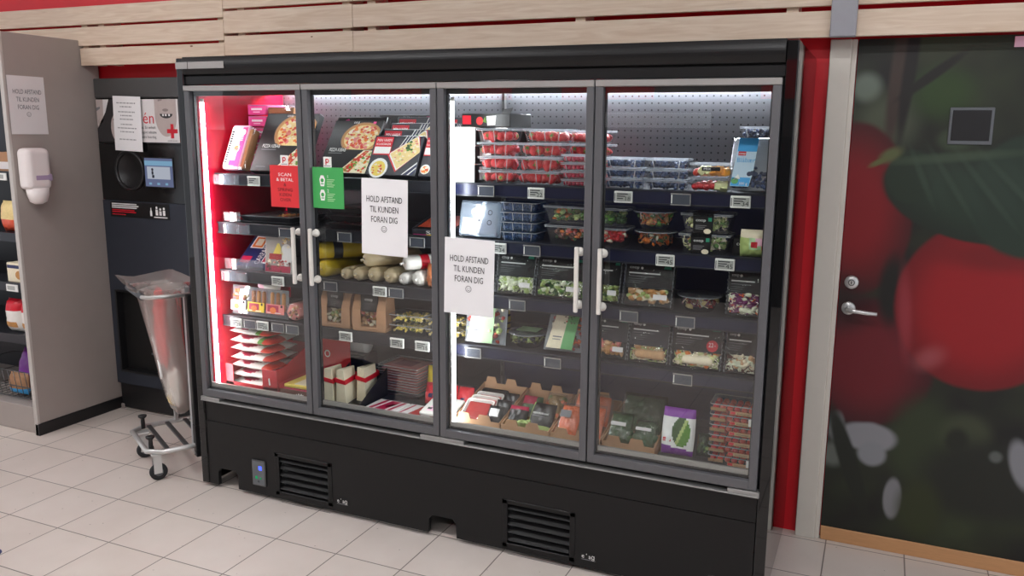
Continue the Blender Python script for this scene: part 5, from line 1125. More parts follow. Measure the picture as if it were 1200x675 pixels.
flat_print('flat white and crimson pack in front of the thin tray stack', 0.890, .082, .155, .13, -.03, [(-.40, -.28, .05, .95, 'print_crimson'), (-.2, .12, .05, .95, 'print_crimson'), (-.02, .10, .35, .7, 'orange_bit'), (.2, .30, .05, .95, 'print_crimson')])
flat_print('flat red and white pack left of the white-edged carton', 1.043, .080, .135, .13, -.0, [(-.44, -.36, .05, .95, 'print_crimson'), (-.12, .34, .05, .9, 'salami')])
flat_print('flat pale red pack at the foot of the middle door post', 1.182, .076, .12, .14, 0.0, [(-.4, .3, .05, .95, 'salami')])
mb = MB(); mb.box(-.075, .075, 0, .14, 0, .018, 'white_pack', .007, 3); mb.add([(-.05, .02, .0183), (.05, .02, .0183), (.055, .10, .0183), (-.03, .10, .0183)], [(0, 1, 2, 3)], 'print_pale_pink'); mb.add([(-.05, .03, .0187), (-.03, .03, .0187), (-.03, .045, .0187), (-.05, .045, .0187)], [(0, 1, 2, 3)], 'ink'); mb.add([(-.01, .035, .0187), (.04, .035, .0187), (.04, .055, .0187), (-.01, .055, .0187)], [(0, 1, 2, 3)], 'print_red')
o = tag(mb.build('slice_pack'), 'white-edged carton with red print tilted on the flat packs', 'pack'); put(o, 1.165, .085, Z + .0145, .22, 0)
for i, (x, y, z, s, r) in enumerate(((1.052, .262, .012, 71, .12), (1.130, .266, .012, 72, -.12), (1.211, .262, .03, 73, .0))):
    mb = MB(); mb.pillow(.076, .095, .05, lambda u, v, s_: 'print_red' if not (.3 < u < .6 and .25 < v < .5) else 'print_navy', 10, .008, s); o = tag(mb.build('snack_bag'), ['red crinkled bag nearest the thin tray stack', 'red crinkled bag between two others', 'red crinkled bag nearest the middle door post'][i], 'bag', 'red crinkled bags'); put(o, x, y, Z + .004, -.3, r)
mb = MB(); mb.pillow(.07, .14, .05, lambda u, v, s: 'print_yellow', 10, .006, 75); o = tag(mb.build('snack_bag'), 'yellow bag standing behind the red crinkled bags', 'bag'); put(o, 1.005, .36, Z + .004, -.15, .2)

# ---------------------------------------------------------------- right half, top shelf
Z = SZ[0] + .001
def berry_mesh():
    mb = MB(); prof = [(0.0, -.019), (.004, -.0175), (.009, -.011), (.0125, -.002), (.0135, .005), (.011, .011), (.005, .0135), (0, .013)]
    mb.lathe(prof, 'strawberry', 14, 'z', (0, 0, 0))
    for k in range(6):
        a = k * PI / 3; mb.add([(.003 * math.cos(a - .7), .003 * math.sin(a - .7), .0138), (.012 * math.cos(a), .012 * math.sin(a), .0125), (.003 * math.cos(a + .7), .003 * math.sin(a + .7), .0138), (0, 0, .0150)], [(0, 1, 2, 3)], 'herb')
    mb.tube([(0, 0, .013), (.001, 0, .020)], .0012, 'herb', 5); return mb
_b = berry_mesh().build('strawberry'); BERRY = _b.data; bpy.data.objects.remove(_b)
def clear_tub(t, w, d, h, taper=.86, lid=True, ribs=3):
    mb = MB(); mb.tub(w, d, h, 'clear_plastic', taper, 'rim_plastic')
    for k in range(ribs):
        x = -w * .34 + k * w * .68 / max(1, ribs - 1); mb.add([(x * taper - .002, d * (1 - taper) / 2 - .0006, .004), (x * taper + .002, d * (1 - taper) / 2 - .0006, .004), (x + .002, -.0006, h - .004), (x - .002, -.0006, h - .004)], [(0, 1, 2, 3)], 'rim_plastic')
    mb.build('tub', t)
    if lid: mb = MB(); mb.tub(w * 1.01, d * 1.01, .005, 'clear_plastic', .98, 'rim_plastic', z0=h, bottom=True); mb.build('lid', t)
def strawberry_punnet(label, w=.155, d=.115, h=.046, nx=4, ny=3, seed=1):
    t = thing('strawberry_punnet', label, 'punnet', 'clear strawberry punnets'); r2 = random.Random(seed)
    for j in range(ny):
        for i in range(nx):
            o = bpy.data.objects.new('strawberry', BERRY); COL.objects.link(o); o.parent = t; s = r2.uniform(1.12, 1.45)
            o.scale = (s, s, s); o.location = ((-.5 + (i + .5) / nx) * w * .84 + r2.uniform(-.003, .003), d * .5 + (-.5 + (j + .5) / ny) * d * .74, .023 + r2.uniform(-.001, .003)); o.rotation_euler = (r2.uniform(-1.9, 1.9), r2.uniform(-1.6, 1.6), r2.uniform(0, 6))
    clear_tub(t, w, d, h); return t
HGT = .0535
pl = [strawberry_punnet('%s strawberry punnet in the left stack' % ORD[4][k], .150, .115, .047, 4, 3, 5 + k) for k in range(4)]
pr_ = [strawberry_punnet('%s strawberry punnet in the right stack' % ORD[4][k], .178, .12, .047, 5, 3, 15 + k) for k in range(4)]
for k in range(4):
    put(pl[k], (1.425, 1.422, 1.418, 1.416)[k], .128, Z + .0005 + k * HGT); put(pr_[k], (1.594, 1.596, 1.602, 1.628)[k], .128, Z + .0005 + k * HGT)
for k in range(4):
    o = dup(pr_[k], '%s strawberry punnet of the stack behind the raspberries' % ORD[4][k]); put(o, 1.745, .262, Z + .0005 + k * HGT * .98)
def raspberry_punnet(label, w=.112, d=.09, h=.024):
    t = thing('raspberry_punnet', label, 'punnet', 'small raspberry punnets'); mb = MB()
    for i in range(6):
        for j in range(4): mb.blob((-w * .38 + i * w * .152, d * .16 + j * d * .22, .0115 + rnd.uniform(0, .002)), (.0082, .0082, .0092), 'raspberry', 2, .10)
    mb.build('raspberries', t, True); clear_tub(t, w, d, h, .92, True, 2); return t
r0 = None
for k in range(4):
    l = '%s small raspberry punnet beside the strawberries' % ORD[4][k]; o = raspberry_punnet(l) if r0 is None else dup(r0, l); r0 = r0 or o; put(o, 1.755, .122, Z + .0005 + k * .0305)
# printed fruit cartons at the left
def fruit_carton(label):
    t = thing('fruit_carton', label, 'carton', 'white fruit cartons beside the light tube'); mb = MB(); w, d, h = .092, .30, .0715
    mb.box(-w / 2, w / 2, 0, d, 0, h, 'white_pack', .002, 1); mb.rect(-w * .42, w * .30, h * .12, h * .16, -.0005, 'paper_dim'); mb.rect(-w * .42, w * .1, h * .2, h * .24, -.0005, 'paper_dim'); mb.build('box', t)  # print colours bleached to imitate overexposure beside the light tube
    mb = MB(); mb.box(w / 2 - .001, w / 2 + .002, .0, d, .002, h - .002, 'black_card'); mb.box(w / 2 + .0018, w / 2 + .0026, .04, .14, .01, h - .01, 'print_white'); mb.build('side_print', t); return t
f0 = None
for k in range(3):
    l = '%s white fruit carton beside the bright light tube' % ORD[3][k]; o = fruit_carton(l) if f0 is None else dup(f0, l); f0 = f0 or o; put(o, 1.282, .135 + .004 * k, Z + k * .0722 + .001)
mb = MB(); w, d, h = .235, .15, .052; mb.box(-w / 2, w / 2, 0, d, 0, h, 'black_card', .002, 1); mb.slab([(w / 2 - .04, h), (w / 2, h), (w / 2 + .012, h + .022), (w / 2 - .03, h + .016)], -.0, .003, 'black_card')
mb.rect(-w * .48, -w * .30, h * .2, h * .85, -.0006, 'print_red'); mb.disc(-w * .12, h * .45, .017, -.0006, 'strawberry', .016); mb.face([(-w * .06, h * .4), (w * .02, h * .3), (w * .0, h * .8)], -.0009, 'herb'); mb.face([(w * .04, h * .1), (w * .2, h * .15), (w * .22, h * .85), (w * .02, h * .8)], -.0006, 'print_white')
o = tag(mb.build('fruit_carton'), 'black carton printed with a strawberry, on top at the rear of the punnets', 'carton'); put(o, 1.352, .185, Z + .2185, 0, -.16)
mb = MB(); mb.box(-.06, .06, 0, .16, 0, .205, 'black_card', .003, 1); o = tag(mb.build('fruit_carton'), 'tall black carton behind the left strawberry stack', 'carton'); put(o, 1.405, .36, Z + .001)
# blueberries
def blue_mesh(n, w, d, z0, z1):
    mb = MB()
    for _ in range(n): mb.blob((rnd.uniform(-w, w), rnd.uniform(d * .1, d * .9), rnd.uniform(z0, z1)), rnd.uniform(.0058, .0076), rnd.choice(['blueberry', 'blueberry_dark', 'blueberry']), 2, 0)
    return mb
def blueberry_punnet(label, w=.145, d=.11, h=.032, group='clear blueberry punnets'):
    t = thing('blueberry_punnet', label, 'punnet', group); blue_mesh(95, w * .42, d, .008, h - .007).build('blueberries', t, True); clear_tub(t, w, d, h, .9, True, 2); return t
b0 = None
for (x, k, nm) in ((1.935, 0, 'bottom blueberry punnet in the stack next to the middle door post'), (1.935, 1, 'middle blueberry punnet in the stack next to the middle door post'), (1.935, 2, 'top blueberry punnet in the stack next to the middle door post'),
                   (2.098, 0, 'bottom blueberry punnet in the stack left of the melon cups'), (2.098, 1, 'middle blueberry punnet in the stack left of the melon cups'), (2.098, 2, 'top blueberry punnet in the stack left of the melon cups')):
    o = blueberry_punnet(nm) if b0 is None else dup(b0, nm); b0 = b0 or o; put(o, x, .128, Z + .0005 + k * .0382)
def fruit_cup(label, top=True, w=.138, d=.10, h=.046):
    t = thing('fruit_cup', label, 'fruit cup', 'cut fruit cups'); mb = MB()
    for i in range(6):
        for j in range(3):
            mt = ('melon' if i > 2 else ('tomato' if i < 1 else 'melon_pale')) if top else ('strawberry' if i < 4 else 'melon_pale'); r = .0128
            c = (-w * .36 + i * w * .145, d * (.2 + j * .3), .017 + rnd.uniform(0, .008)); R = Matrix.Rotation(rnd.random() * 3, 3, 'X') @ Matrix.Rotation(rnd.random() * 3, 3, 'Y')
            if mt.startswith('melon'): M0 = mb.M.copy(); mb.M = M0 @ Matrix.Translation(c) @ R.to_4x4(); mb.box(-r, r, -r, r, -r, r, mt, .003, 2); mb.M = M0
            else: mb.blob(c, (r, r, r * 1.2), mt, 2, .05, R)
    mb.build('fruit_pieces', t); clear_tub(t, w, d, h, .80, True, 0)
    if top: mb = MB(); mb.box(-.028, .036, .0025, .0040, .024, .038, 'black_card'); mb.text('MIX', -.022, .027, .011, .0022, 'print_white', .026); mb.build('label', t)
    return t
put(fruit_cup('lower cut fruit cup with red berries', False), 2.252, .126, Z + .0005); put(fruit_cup('upper cut fruit cup with orange melon and a black label', True), 2.254, .126, Z + .0505)
# blueberry clamshell with a printed blue label
def clamshell(label, blue=True, w=.142, h=.195, d=.04, group='blueberry clamshells'):
    t = thing('blueberry_clamshell', label, 'clamshell', group); mb = MB(); mb.box(-w / 2, w / 2, 0, d, 0, h, 'clear_plastic' if blue else 'glare_clear', .014, 3); mb.box(-w / 2 - .003, w / 2 + .003, d * .45, d * .45 + .003, -.0, h + .003, 'rim_plastic', .001, 1); mb.build('shell', t)
    mb = MB()
    for _ in range(150): mb.blob((rnd.uniform(-w * .42, w * .42), rnd.uniform(.012, d - .010), .012 + abs(rnd.gauss(0, .035)) % (h * .55)), rnd.uniform(.006, .008), rnd.choice(['blueberry', 'blueberry_dark']), 2, 0)
    mb.build('blueberries', t, True)
    mb = MB(); y = -.0012
    if blue:
        mb.slab([(-w * .44, h * .03), (w * .0, h * .03), (w * .06, h * .30), (w * .10, h * .97), (-w * .36, h * .97)], y, y + .001, 'print_pale_blue'); mb.face([(-w * .37, h * .70), (w * .085, h * .70), (w * .10, h * .965), (-w * .355, h * .965)], y - .0004, 'print_blue'); mb.face([(-w * .435, h * .035), (w * .0, h * .035), (w * .02, h * .20), (-w * .42, h * .20)], y - .0004, 'print_blue')
        mb.rect(-w * .34, -w * .16, h * .62, h * .70, y - .0008, 'print_red'); mb.text('coop', -w * .325, h * .64, .014, y - .0012, 'print_white', w * .15); mb.text('Bl\u00e5b\u00e6r', -w * .36, h * .49, .026, y - .0008, 'print_blue', w * .44)
        for q in range(3): mb.disc(-w * .02 + q * .010, h * (.27 + .015 * (q % 2)), .009, y - .0008, 'blueberry_dark')
        mb.face([(-w * .40, h * .14), (-w * .28, h * .26), (-w * .22, h * .17)], y - .0009, 'print_white'); mb.disc(-w * .34, h * .13, .012, y - .0009, 'print_green'); mb.text('300 g', -w * .24, h * .06, .014, y - .0012, 'print_white', w * .2)
    else:
        mb.slab([(-w * .40, h * .06), (-w * .12, h * .06), (-w * .10, h * .50), (-w * .38, h * .52)], y, y + .001, 'print_pale_blue')
        for q in (0, 1): mb.ring(w * .28, h * (.40 + .28 * q), .0075, .0105, y - .0006, 'ink', 16); 
        mb.disc(w * .02, h * .45, .004, y - .0006, 'ink')
    mb.build('label', t); return t
lean(clamshell('tilted blueberry clamshell with a bright blue label, right end of the top shelf', True, .145, .20), 2.390, .124, Z, .50, .04)
o = blueberry_punnet('flat blueberry punnet lying on top behind the blue-labelled clamshell', .13, .11, .040, None); put(o, 2.394, .27, Z + .185)
mb = MB(); mb.box(-.06, .06, 0, .12, 0, .184, 'interior_dark', .003, 1); o = tag(mb.build('storage_box'), 'dark box under the flat blueberry punnet at the right end', 'box'); put(o, 2.394, .265, Z + .0005)

# ---------------------------------------------------------------- right half, second shelf
Z = SZ[1] + .001
lean(clamshell('glaring clear and pale blue clamshell left of the blue tub stack', False, .178, .142, .05, None), 1.345, .122, Z, .22, .05)
def blue_tub(label, w=.150, d=.12, h=.036):
    t = thing('blueberry_tub', label, 'tub', 'stack of clear blue tubs'); blue_mesh(70, w * .42, d, .008, h * .62).build('blueberries', t, True); mb = MB(); mb.tub(w, d, h, 'blue_clear', .9, 'rim_plastic')
    for x in (-.055, -.02, .02, .055): mb.add([(x - .0015, d * .03, .004), (x + .0015, d * .03, .004), (x * 1.08 + .0015, -.0006, h - .003), (x * 1.08 - .0015, -.0006, h - .003)], [(0, 1, 2, 3)], 'rim_plastic')
    mb.build('tub', t); return t
u0 = None
for k in range(4):
    l = '%s clear blue tub in the stack of four' % ORD[4][k]; o = blue_tub(l) if u0 is None else dup(u0, l); u0 = u0 or o; put(o, 1.520, .126, Z + .0005 + k * .0385)
def salad_tray(label, mats, w=.17, d=.13, h=.068, sh=None, group='clear salad trays on the second shelf'):
    t = thing('salad_tray', label, 'tray', group); mb = MB(); heap(mb, -w * .32, w * .32, d * .2, d * .8, .019, h - .016, mats, 80, (.008, .016), .5)
    if sh: shreds(mb, -w * .38, w * .38, d * .08, d * .9, .02, h - .006, sh, 60, .035, .0016)
    mb.build('salad', t, True); clear_tub(t, w, d, h, .78, True, 0); return t
put(salad_tray('lower clear tray with orange and red pieces next to the middle door handles', ['orange_bit', 'tomato', 'leaf_dark', 'pink_meat', 'bean_brown'], .175), 1.722, .126, Z + .0005)
put(salad_tray('upper clear tray with green salad next to the middle door handles', ['leaf_dark', 'olive', 'leaf_pale', 'herb', 'orange_bit'], .18), 1.718, .126, Z + .0742)
put(salad_tray('lower clear tray with red pieces just right of the middle door post', ['tomato', 'strawberry', 'print_red', 'cream'], .128), 1.890, .128, Z + .0005)
put(salad_tray('upper clear tray with green leaves just right of the middle door post', ['leaf_dark', 'herb', 'leaf_pale', 'leaf_dark'], .128), 1.890, .128, Z + .0742)
def bowl(label, mats, sh=None, r=.078, h=.066, group='clear salad bowls', lid=True, full=.9, n=70):
    t = thing('salad_bowl', label, 'bowl', group); mb = MB()
    for _ in range(n):
        z = rnd.uniform(.017, h * full - .006); R_ = (r * .58 + (r * .38) * z / h) * math.sqrt(rnd.random()) * .92; a = rnd.random() * 6.3; q = rnd.uniform(.008, .016)
        mb.blob((R_ * math.cos(a), r + R_ * math.sin(a), z), (q, q * .8, q * .5), rnd.choice(mats), 1, .25, Matrix.Rotation(rnd.random() * 6, 3, 'X') @ Matrix.Rotation(rnd.random() * 6, 3, 'Y'))
    if sh: shreds(mb, -r * .72, r * .72, r * .35, r * 1.6, h * .3, h * full, sh, 90, .04, .0017)
    mb.build('salad', t, True)
    mb = MB(); mb.lathe([(0, 0), (r * .60, 0), (r * .66, .006), (r * .98, h - .004), (r * .985, h)], 'clear_plastic', 32, 'z', (0, r, 0)); mb.lathe([(r * .98, h - .003), (r * 1.04, h - .003), (r * 1.04, h), (r * .98, h)], 'rim_plastic', 32, 'z', (0, r, 0)); mb.build('bowl', t)
    if lid: mb = MB(); mb.lathe([(r * 1.03, h), (r * 1.0, h + .004), (r * .9, h + .006), (0, h + .006)], 'film', 32, 'z', (0, r, 0)); mb.build('lid', t)
    return t
put(bowl('lower clear bowl with orange salad and a pale dressing cup', ['orange_bit', 'slate', 'cream', 'carrot', 'leaf_dark'], ['carrot', 'crust']), 2.052, .125, Z + .0005)
put(bowl('upper clear bowl heaped with shredded carrot and leaves', ['crust', 'herb', 'leaf_dark', 'chicken'], ['carrot', 'crust', 'cream', 'salmon']), 2.046, .125, Z + .074)
def noodle_box(label, mats, group='black-sleeved salad boxes'):
    w, d, h = .178, .12, .066; t = thing('salad_box', label, 'box', group); mb = MB(); heap(mb, -w * .34, w * .34, d * .2, d * .8, .018, h - .016, mats, 80, (.008, .016), .5); shreds(mb, -w * .42, w * .42, d * .06, d * .5, .012, h - .006, ['leaf_pale', 'cream', 'melon_pale'], 50, .04, .002); mb.build('salad', t, True)
    clear_tub(t, w, d, h, .84, True, 0); mb = MB(); mb.slab([(-w * .24, .001), (w * .14, .001), (w * .16, h + .006), (-w * .26, h + .006)], -.004, -.0015, 'black_card'); mb.box(-w * .26, w * .16, -.004, d + .004, h + .0055, h + .0065, 'black_card')
    mb.text('coop', -w * .20, h * .66, .015, -.0045, 'print_white', w * .20); mb.rect(w * .05, w * .12, h * .68, h * .88, -.0045, 'print_teal')
    for q in range(3): mb.rect(-w * .20, w * (.02 - .03 * q), h * (.42 - q * .09), h * (.46 - q * .09), -.0045, 'ink_grey')
    mb.disc(w * .04, h * .14, .013, -.0046, 'cream', .009); mb.build('sleeve', t); return t
put(noodle_box('lower black-sleeved salad box on the second shelf', ['leaf_pale', 'cream', 'herb', 'crust']), 2.245, .126, Z + .0005); put(noodle_box('upper black-sleeved salad box on the second shelf', ['leaf_pale', 'herb', 'melon_pale']), 2.250, .126, Z + .0735)
mb = MB(); mb.box(-.045, .045, 0, .10, 0, .060, 'black_card', .003, 1); mb.text('coop', -.032, .034, .018, -.0006, 'print_white', .042); mb.disc(.022, .040, .006, -.0006, 'print_blue'); o = tag(mb.build('meal_carton'), 'small black carton tucked behind the wrap bag', 'carton'); put(o, 2.385, .17, Z + .0005)
mb = MB(); mb.pillow(.098, .095, .05, lambda u, v, s: 'cream' if v > .74 else ('leaf_pale' if (u < .35 or v < .3) else ('print_red' if .4 < u < .62 and .36 < v < .56 else ('tomato' if (u > .75 and v < .4) else ('print_pale_pink' if u > .6 and v > .45 else 'print_pale_green')))), 14, .005, 81); o = tag(mb.build('wrap_bag'), 'small pale green and white bag at the right end of the second shelf', 'bag'); put(o, 2.417, .152, Z + .0)

# ---------------------------------------------------------------- card-topped packs (third and fourth shelves)
def card_pack(label, w, h, mats, sh=None, food_h=.40, card='black_card', txt='coop', d=.035, sticker=False, tinted=None, group='black card-topped packs', sh_r=.002, blobs=70, size=(.008, .015), corner='print_teal', card_op=False):
    t = thing('food_pack', label, 'pack', group); mb = MB(); mb.box(-w / 2, w / 2, .010, d, 0, h, 'black_plastic', .006, 2); mb.build('tray', t)
    mb = MB()
    if blobs: xb = w * .485 - size[1]; heap(mb, -xb, xb, .004, .016, size[1] + .003, h * food_h, mats, blobs, size, .6, 2 if size[1] > .014 else 1, .2)
    if sh: shreds(mb, -w * .44, w * .44, .001, .014, .010, h * food_h, sh, 120, .036, sh_r)
    mb.build('food', t, True)
    mb = MB(); mb.box(-w * .485, w * .485, -.0024, .010, h * food_h, h * .992, card, .001, 1); y = -.0029
    mb.text(txt, -w * .42, h * .87, .016, y, 'print_white', w * .20); mb.disc(-w * .16, h * .89, .005, y, 'print_white', n=10)
    mb.rect(-w * .42, w * .22, h * .755, h * .785, y, 'print_white'); mb.rect(-w * .42, w * .10, h * .69, h * .705, y, 'ink_grey')
    for q in range(3): mb.rect(-w * .42, w * (-.05 - .05 * q), h * (.63 - q * .045), h * (.640 - q * .045), y, 'ink_grey')
    if corner: mb.face([(w * .28, h * .90), (w * .44, h * .90), (w * .42, h * .97), (w * .30, h * .97)], y, corner)
    if sticker: mb.disc(w * .30, h * .56, .021, y - .0004, 'print_red', n=28); mb.text('22', w * .30 - .014, h * .535, .022, y - .0008, 'print_white', .018); mb.text('-', w * .30 + .006, h * .535, .022, y - .0008, 'print_white', .007)
    mb.build('card', t)
    mb = MB(); mb.box(-w / 2 - .002, w / 2 + .002, -.0062, -.0036, .0, h, 'film', .001, 1)
    for s in (-1, 1):
        for q in range(11): z = .008 + q * (h - .016) / 10; mb.tube([(s * w * .485, -.0065, z - h * .03), (s * (w * .50 + .002 * (q % 3)), -.0078, z), (s * w * .488, -.0066, z + h * .035)], .0016, 'rim_plastic', 5)
    mb.build('film', t)
    if tinted: mb = MB(); mb.rect(w * .12, w * .40, h * .18, h * .30, -.0068, 'paper_dim'); mb.build('price_label', t)
    return t
Z = SZ[2] + .001; A = .26
lean(card_pack('card-topped pack of white shredded cabbage, left of the middle handles', .164, .160, ['cabbage_white', 'leaf_pale'], ['cabbage_white', 'cabbage_white', 'leaf_pale'], .44, tinted=1), 1.507, .126, Z, A, .035)
lean(card_pack('card-topped pack of white and green vegetables directly behind the middle handles', .205, .160, ['cabbage_white', 'leaf_pale', 'herb', 'leaf_dark'], ['cabbage_white', 'leaf_pale', 'herb'], .44, tinted=1, card='black_card'), 1.700, .126, Z, A, .035)
lean(card_pack('dim card-topped pack of greens just right of the middle door post', .125, .160, ['olive', 'leaf_dark', 'leaf_pale'], ['leaf_pale', 'olive'], .42, tinted=1), 1.875, .128, Z, A, .035)
lean(card_pack('card-topped pack of pale chicken pieces on the third shelf', .186, .160, ['chicken', 'crust', 'cream', 'leaf_pale'], None, .42, tinted=1, size=(.010, .018), blobs=60), 2.046, .124, Z, A, .035)
o = bowl('low clear bowl of reddish salad between two card-topped packs', ['bean_brown', 'cabbage_purple', 'cheese', 'salami', 'cream'], ['cabbage_purple', 'salami', 'cream'], .080, .058, None, True, .92, 90); put(o, 2.226, .124, Z + .0005)
lean(card_pack('card-topped pack of purple and white slaw at the right end of the third shelf', .128, .160, ['cabbage_white', 'cabbage_purple'], ['cabbage_purple', 'cabbage_white', 'cabbage_purple', 'cream', 'carrot'], .50, sh_r=.0026, corner=None), 2.400, .122, Z, A, .035)
Z = SZ[3] + .001
lean(card_pack('card-topped pack of brown meat just right of the middle door post on the fourth shelf', .150, .158, ['chicken', 'crust', 'pink_meat'], None, .42, tinted=1, size=(.012, .020), blobs=40, card='slate'), 1.900, .124, Z, A, .035)
def wrap_food(t_label, w, x, mats, wrapm, sticker, corner, card='black_card'):
    t = card_pack(t_label, w, .160, mats, ['cream', 'leaf_pale'], .40, card=card, sticker=sticker, size=(.009, .016), blobs=50, corner=corner)
    mb = MB(); mb.lathe([(.0, -.056), (.014, -.055), (.018, -.045), (.019, .045), (.016, .055), (0, .056)], wrapm, 18, 'x', (.006, .008, .034), lambda a, h: 1 + .04 * math.sin(a * 3 + h * 60)); mb.build('rolled_wrap', t)
    return lean(t, x, .122, Z, A, .035)
wrap_food('card-topped pack of tan wraps with silvery creases on the fourth shelf', .152, 2.057, ['chicken', 'cream', 'crust'], 'chicken', False, 'print_teal', 'slate')
wrap_food('card-topped pack with a round red price sticker on the fourth shelf', .186, 2.236, ['melon_pale', 'cream', 'orange_bit', 'chicken'], 'cream', True, 'print_teal')
lean(card_pack('card-topped pack of white crumbly cheese and beans at the right end of the fourth shelf', .122, .158, ['cream', 'cabbage_white', 'cabbage_white', 'chicken'], ['cabbage_white', 'bean_brown'], .44, size=(.010, .018), blobs=80, corner=None), 2.402, .120, Z, A, .035)
def label_tray(label, w, h, lab1, lab2, mats, group='green-labelled salad packs'):
    t = thing('food_pack', label, 'pack', group); mb = MB(); heap(mb, -w * .42, w * .42, .006, .030, .012, h - .012, mats, 80, (.009, .016), .6); mb.build('food', t, True)
    mb = MB(); mb.box(-w / 2, w / 2, 0, .040, 0, h, 'clear_plastic', .010, 3); mb.box(-w / 2 - .003, w / 2 + .003, .018, .021, 0, h + .002, 'rim_plastic', .001, 1); mb.build('tray', t)
    mb = MB(); y = -.0014; mb.slab([(-w * .42, h * .03), (w * .22, h * .03), (w * .26, h * .97), (-w * .30, h * .97)], y, y + .001, lab1); mb.slab([(-w * .06, h * .03), (w * .22, h * .03), (w * .26, h * .97), (-w * .0, h * .97)], y - .0006, y, lab2)
    specks(mb, -w * .12, w * .18, h * .66, h * .92, y - .001, ['leaf_dark', 'tomato', 'bean_brown'], 16, (.003, .006)); mb.rect(-w * .30, -w * .08, h * .30, h * .33, y - .0004, 'ink_grey'); mb.rect(-w * .30, -w * .10, h * .24, h * .26, y - .0004, 'ink_grey'); mb.build('label', t); return t
lean(label_tray('salad pack with a white and pale green label under the lower paper notice', .178, .170, 'paper', 'print_pale_green', ['leaf_dark', 'salami', 'cream', 'leaf_pale', 'tomato']), 1.372, .124, Z, .16, .04)
mb = MB(); mb.pillow(.10, .10, .07, lambda u, v, s: 'pasta_yellow' if (u + v) % .3 < .2 else 'bean_brown', 12, .006, 91); o = tag(mb.build('pasta_bag'), 'small yellow-brown bag behind the light tube on the fourth shelf', 'bag'); put(o, 1.235 + .10, .36, Z + .0)
o = bowl('low clear bowl of dull green salad with a pale green label', ['olive', 'leaf_dark', 'leaf_pale', 'slate'], ['olive', 'leaf_pale'], .082, .058, None, True, .9, 80)
mb = MB(); mb.box(-.045, .045, .05, .12, .0655, .0672, 'print_pale_green', .001, 1); mb.build('label', o); put(o, 1.540, .126, Z + .0005)
lean(label_tray('salad pack with a broad green label, tipped far back near the middle door post', .170, .165, 'cream', 'print_green', ['bean_brown', 'salami', 'leaf_dark', 'carrot', 'cream'], None), 1.718, .122, Z, .52, .04, -.0)

# ---------------------------------------------------------------- right half, cabinet floor
Z = DECK + .001
def crate(label, w=.208, d=.28, h=.062, hb=.135):
    t = thing('cardboard_crate', label, 'crate', 'low cardboard crates on the cabinet floor'); mb = MB(); mb.box(-w / 2, w / 2, 0, d, 0, .004, 'cardboard')
    mb.slab([(-w / 2, 0), (w / 2, 0), (w / 2, h * .62), (w * .30, h * .62), (w * .26, h), (w * .05, h), (w * .01, h * .62), (-w * .14, h * .62), (-w * .18, h), (-w * .38, h), (-w * .42, h * .62), (-w / 2, h * .62)], 0, .004, 'cardboard')
    mb.slab([(-w / 2, 0), (w / 2, 0), (w / 2, hb * .8), (w * .26, hb * .8), (w * .22, hb), (w * .04, hb), (w * .0, hb * .8), (-w * .2, hb * .8), (-w * .24, hb), (-w * .42, hb), (-w * .46, hb * .8), (-w / 2, hb * .8)], d - .004, d, 'cardboard')
    for x in (-w / 2, w / 2 - .004): mb.add([(x, 0, 0), (x, d, 0), (x, d, hb * .8), (x, 0, h * .62), (x + .004, 0, 0), (x + .004, d, 0), (x + .004, d, hb * .8), (x + .004, 0, h * .62)], [(0, 3, 2, 1), (4, 5, 6, 7), (0, 4, 7, 3), (3, 7, 6, 2), (2, 6, 5, 1)], 'cardboard')
    mb.build('carton', t); return t
c0 = crate('cardboard crate at the far left under the third door, with black packs')
put(c0, 1.366, .078, Z); c = dup(c0, 'cardboard crate in the middle under the third door, with dark pouches'); put(c, 1.580, .076, Z); c = dup(c0, 'cardboard crate behind the middle door post, with carrot bags'); put(c, 1.793, .076, Z); c = dup(c0, 'cardboard crate at the left under the fourth door, with green bags'); put(c, 2.006, .078, Z)
MEAT = None
for k in range(4):
    t = thing('meat_tray', '%s slanted meat tray left in the first cardboard crate' % ['frontmost', 'second', 'third', 'rearmost'][k], 'tray', 'slanted meat trays'); mb = MB(); mb.tub(.118, .12, .018, 'white_pack' if k < 3 else 'black_plastic', .92, 'white_pack' if k < 3 else 'black_plastic'); mb.build('tray', t)
    mb = MB(); mb.box(-.05, .05, .01, .11, .004, .014, ['salami', 'pink_meat', 'pink_meat', 'bean_brown', 'bean_brown'][k], .003, 2); mb.build('meat', t); mb = MB(); mb.box(-.057, .057, .002, .118, .0182, .0198, 'film'); mb.build('film', t)
    put(t, 1.334 + .001 * k, .096 + k * .044, Z + .007 + .002 * k, .55, 0)
for i, (x, y, z, w, h, r, ang, l) in enumerate(((1.430, .092, .018, .070, .078, -.0, .5, 'black pack with a pale price label at the front of the first crate'), (1.430, .165, .018, .070, .080, .0, .5, 'black pack in the middle right of the first crate'), (1.430, .245, .018, .070, .085, .0, .4, 'black wrapped pack at the back right of the first crate'))):
    mb = MB(); mb.pillow(w, h, .03, lambda u, v, s: ('paper_dim' if (i == 0 and .2 < u < .75 and .45 < v < .85) else 'black_card'), 12, .003, 95 + i); o = tag(mb.build('food_pouch'), l, 'pouch'); put(o, x, y + .012, Z + z, -ang, r)
